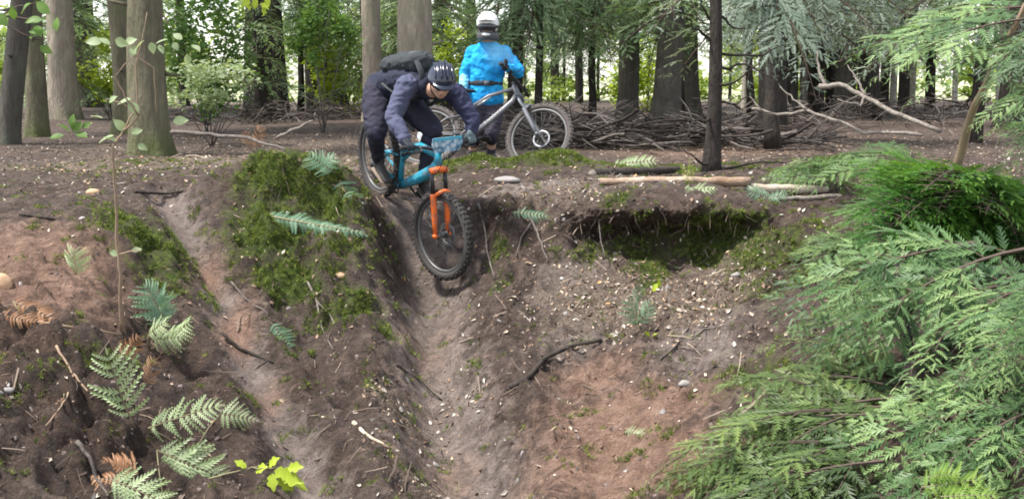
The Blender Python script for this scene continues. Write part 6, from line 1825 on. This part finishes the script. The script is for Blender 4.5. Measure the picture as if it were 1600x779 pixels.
# backpack
bn = (V(0, 0, 1) - (chest - hips).normalized() * (V(0, 0, 1)).dot((chest - hips).normalized())).normalized()
bx_ = (chest - hips).normalized()
bc_ = hips.lerp(chest, 0.80) + bn * 0.165
pack = empty('backpack', bc_ - bn * 0.08, 'dark grey backpack on the crouching rider\'s back', 'backpack')
mb = MB()
mb.tube([bc_ - bx_ * 0.27, bc_ - bx_ * 0.22, bc_, bc_ + bx_ * 0.17, bc_ + bx_ * 0.22], [(0.08, 0.045), (0.15, 0.085), (0.165, 0.105), (0.145, 0.095), (0.08, 0.045)], 16, ref=side1)
mb.ellip(bc_ + bn * 0.05 - bx_ * 0.03, (0.10, 0.095, 0.06), Matrix((side1, bx_, bn)).transposed())
fuse('main_compartment', mb, 0.010, M_PACK, pack, 4, folds=0.011)
mb = MB().ellip(bc_ + bn * 0.07 + bx_ * 0.10, (0.085, 0.06, 0.035), Matrix((side1, bx_, bn)).transposed())
fuse('top_pocket', mb, 0.008, M_PACKGREY, pack, 3)
for sg in (-1, 1):
    MB().tube([bc_ + side1 * sg * 0.13 - bx_ * 0.12 + bn * 0.02, bc_ + side1 * sg * 0.148 + bn * 0.03, bc_ + side1 * sg * 0.12 + bx_ * 0.14 + bn * 0.03], [(0.012, 0.004)] * 3, 6, ref=tuple(bx_)).build('compression_strap', M_PACKGREY, pack)
    s0 = chest + side1 * sg * 0.10
    MB().tube([bc_ + side1 * sg * 0.075 + bx_ * 0.17, s0 + bn * 0.165 + bx_ * 0.13, s0 + bx_ * 0.19 + bn * 0.05, s0 + bx_ * 0.15 - bn * 0.10, s0 - bx_ * 0.02 - bn * 0.16, bc_ + side1 * sg * 0.17 - bx_ * 0.14 - bn * 0.16],
              [(0.030, 0.010)] * 6, 8, ref=tuple(side1)).build('shoulder_strap', M_PACK, pack)
MB().tube([bc_ + bx_ * 0.17 - side1 * 0.03 + bn * 0.05, bc_ + bx_ * 0.21 + bn * 0.08, bc_ + bx_ * 0.17 + side1 * 0.03 + bn * 0.05], 0.007, 6).build('carry_loop', M_PACKGREY, pack)

# ---- standing rider in blue
DM = 13.32
gm = P(758, 259, DM); gm.z = H(gm.x, gm.y)
person2 = empty('person', gm, 'person in a bright blue jersey and white helmet standing behind the grey bicycle', 'person')
JHIGHLIGHT = tuple(P(782, 78, 13.18) - gm)  # centre of the highlight painted on the chest
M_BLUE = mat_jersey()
def at2(px, py, d=DM): return P(px, py, d)
pel, wst, chs, nk = at2(757, 163), at2(758, 135), at2(763, 92), at2(763, 66)
sR2, sL2 = at2(740, 84, 13.34), at2(787, 84, 13.34)
eR2, eL2 = at2(727, 116, 13.32), at2(810, 112, 13.22)
gR2 = at2(722, 150, 13.16)
gL2 = K2['grip_r']
hR2, hL2 = at2(746, 166), at2(770, 166)
kR2, kL2 = at2(741, 212, 13.24), at2(768, 208, 13.22)
aR2, aL2 = at2(738, 256, 13.34), at2(768, 254, 13.34)
aR2.z = H(aR2.x, aR2.y) + 0.09; aL2.z = H(aL2.x, aL2.y) + 0.09
X2 = V(1, 0, 0)
def torso2(mb, g):
    mb.tube([pel - V(0, 0, .06), pel, wst, wst.lerp(chs, 0.5), chs, chs.lerp(nk, 0.55), nk],
            [(0.12 + g, 0.09 + g), (0.165 + g, 0.115 + g), (0.15 + g, 0.105 + g), (0.17 + g, 0.118 + g), (0.188 + g, 0.12 + g), (0.15 + g, 0.09 + g), (0.06 + g, 0.06 + g)], 20, ref=X2)
def arm2(mb, s, e, w, g, upto=1.0, frm=0.0):
    pts = [chs.lerp(s, 0.6), s, s.lerp(e, 0.45), e]
    rad = [0.075 + g, 0.066 + g, 0.054 + g, 0.044 + g]
    if upto > 0.5: pts += [e.lerp(w, 0.4), w]; rad += [0.042 + g, 0.029 + g]
    if frm: pts, rad = pts[3:], rad[3:]
    limbs(mb, pts, rad)
wR2, wL2 = toward(gR2, eR2, 0.08), toward(gL2, eL2, 0.085)
def leg2(mb, h, k, a, g, top=0, end=3):
    pts = [pel.lerp(h, 0.9), h.lerp(k, 0.4), k, k.lerp(a, 0.3) + V(0, 0.02, 0), k.lerp(a, 0.7), a]
    rad = [0.098 + g, 0.088 + g, 0.062 + g, 0.058 + g, 0.046 + g, 0.036 + g]
    limbs(mb, pts[top:end], rad[top:end])
HA2 = Matrix((V(1, 0, 0), V(0, -1, -0.06).normalized(), V(0, -0.06, 1).normalized())).transposed()
HA2 = Matrix.Rotation(math.radians(-6), 3, 'Z') @ HA2
hc2 = at2(762, 44, 13.24)
mb = MB(); torso2(mb, 0)
arm2(mb, sR2, eR2, wR2, 0); arm2(mb, sL2, eL2, wL2, 0)
leg2(mb, hR2, kR2, aR2, 0, 0, 6); leg2(mb, hL2, kL2, aL2, 0, 0, 6)
limbs(mb, [nk - V(0, 0, 0.03), hc2 - V(0, 0, 0.06)], [0.060, 0.056])
head(mb, hc2, HA2)
hand(mb, gR2, V(1, 0.3, 0), eR2 - gR2, V(0, -1, 0.2), 1)
fuse('body', mb, 0.012, M_SKIN, person2, 4)
face_bits(hc2, HA2, person2)
mb = MB(); torso2(mb, 0.022)
arm2(mb, sR2, eR2, wR2, 0.024, 0.3); arm2(mb, sL2, eL2, wL2, 0.024, 0.3)
mb.tube([wst - V(0, 0, 0.17), wst - V(0, 0, 0.05), wst + V(0, 0, 0.1)], [(0.20, 0.15), (0.185, 0.14), (0.18, 0.135)], 18, ref=X2)
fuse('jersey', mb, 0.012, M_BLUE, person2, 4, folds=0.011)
for s, e, w in ((sR2, eR2, wR2), (sL2, eL2, wL2)):
    mb = MB(); limbs(mb, [e.lerp(s, 0.1), e, e.lerp(w, 0.4), w], [0.058, 0.057, 0.052, 0.040])
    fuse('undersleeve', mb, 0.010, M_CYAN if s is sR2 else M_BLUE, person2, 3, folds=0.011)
mb = MB().torus(wst + V(0, 0, 0.035), (0, 0, 1), 0.18, (0.012, 0.028), 36, 8)
for i, p in enumerate(mb.v):
    mb.v[i] = V(p.x, wst.y + (p.y - wst.y) * 0.76, p.z)
hb_ = mb.build('hip_belt', M_PACK, person2)
MB().box(wst + V(0.02, -0.150, 0.035), (0.028, 0.008, 0.024)).build('buckle', M_PACKGREY, hb_)
mb = MB(); leg2(mb, hR2, kR2, aR2, 0.022, 0, 3); leg2(mb, hL2, kL2, aL2, 0.022, 0, 3)
mb.tube([pel - V(0, 0, 0.10), pel, wst - V(0, 0, 0.02)], [(0.16, 0.12), (0.182, 0.137), (0.172, 0.127)], 16, ref=X2)
fuse('shorts', mb, 0.012, M_SHORTS, person2, 5, folds=0.011)
for k, a, h in ((kR2, aR2, hR2), (kL2, aL2, hL2)):
    mb = MB(); limbs(mb, [k.lerp(h, 0.15), k, k.lerp(a, 0.3)], [0.074, 0.074, 0.068]); mb.ellip(k + V(0, -0.03, -0.02), (0.05, 0.05, 0.075))
    fuse('knee_pad', mb, 0.010, M_TROUSER, person2, 4)
    mb = MB(); limbs(mb, [k.lerp(a, 0.72), a], [0.050, 0.044])
    fuse('sock', mb, 0.010, M_SHORTS, person2, 2)
    f = V(a.x, a.y, a.z - 0.05)
    shoe(f, f + V(0.15 if k is kL2 else -0.2, -1, 0), V(0, 0, 1), person2)
mb = MB(); hand(mb, gL2, K2['bar_dir'], eL2 - gL2, V(0, -0.3, 1), 1)
limbs(mb, [toward(gL2, eL2, 0.05), toward(gL2, eL2, 0.11)], [0.033, 0.040])
fuse('glove', mb, 0.0055, M_GLOVE, person2, 2)
# full-face helmet
hm = MB()
seg, rings = 30, 14
vs, fs = [], []
for layer, k in ((0, 1.0), (1, 0.9)):
    for i in range(rings + 1):
        for j in range(seg):
            ph = 2 * math.pi * j / seg
            front = max(0, math.sin(ph)) ** 1.2
            low = 2.45 - 0.92 * front
            th = low * i / rings
            vs.append(hc2 + HA2 @ V(0.118 * k * math.sin(th) * math.cos(ph), -0.012 + 0.145 * k * math.sin(th) * math.sin(ph), 0.045 + 0.128 * k * math.cos(th)))
n1 = (rings + 1) * seg
for i in range(rings):
    for j in range(seg):
        a, b, c_, d = i * seg + j, i * seg + (j + 1) % seg, (i + 1) * seg + (j + 1) % seg, (i + 1) * seg + j
        fs += [(a, d, c_, b), (n1 + a, n1 + b, n1 + c_, n1 + d)]
for j in range(seg):
    a, b = rings * seg + j, rings * seg + (j + 1) % seg
    fs.append((a, n1 + a, n1 + b, b))
hel = hm.add(vs, fs).build('helmet', M_WHITEHELMET, person2)
cb = MB()
pts = []
for k in range(11):
    a = math.radians(-15 + 210 * k / 10)
    pts.append(hc2 + HA2 @ V((0.108 - 0.034 * max(0, math.sin(a))) * math.cos(a), -0.01 + 0.142 * math.sin(a), -0.088 + 0.012 * math.sin(a)))
cb.tube(pts, [(0.042, 0.012)] * 11, 8, ref=tuple(HA2 @ V(0, 0, 1))).build('chin_guard', M_CHIN, hel)
vp = []
for k in range(5):
    a = math.radians(60 + 60 * k / 4)
    vp.append(hc2 + HA2 @ V(0.082 * math.cos(a), -0.004 + 0.148 * math.sin(a), -0.064))
MB().tube(vp, [(0.006, 0.008), (0.014, 0.008), (0.016, 0.008), (0.014, 0.008), (0.006, 0.008)], 8, ref=tuple(HA2 @ V(0, 0, 1))).build('mouth_vent', M_WHITEHELMET, hel)
gp = []
for k in range(9):
    a = math.radians(22 + 136 * k / 8)
    gp.append(hc2 + HA2 @ V(0.102 * math.cos(a), -0.002 + 0.128 * math.sin(a), 0.018))
gl = MB().tube(gp, [(0.022, 0.012)] + [(0.042, 0.014)] * 3 + [(0.036, 0.014)] + [(0.042, 0.014)] * 3 + [(0.022, 0.012)], 10, ref=tuple(HA2 @ V(0, 0, 1))).build('goggles', M_GOGGLE, person2)
MB().torus(hc2 + HA2 @ V(0, -0.012, 0.014), HA2 @ V(0, 0, 1), 0.123, (0.004, 0.018), 30, 6).build('goggle_strap', M_BLACK, gl)
vm = MB()
pr = []
for k in range(9):
    a = -1.0 + 2.0 * k / 8
    pr.append((hc2 + HA2 @ V(0.118 * math.sin(a), 0.125 * math.cos(a), 0.085), hc2 + HA2 @ V(0.096 * math.sin(a), 0.145 * math.cos(a) + 0.06, 0.095 - 0.015 * abs(a))))
uv = HA2 @ V(0, 0, 1)
vs = [p + uv * 0.004 for q in pr for p in q] + [p - uv * 0.004 for q in pr for p in q]
fs = []
for k in range(8):
    a = 2 * k
    fs += [(a, a + 1, a + 3, a + 2), (18 + a, 18 + a + 2, 18 + a + 3, 18 + a + 1), (a + 1, 19 + a, 21 + a, a + 3)]
vm.add(vs, fs).build('visor', M_WHITEHELMET, hel)
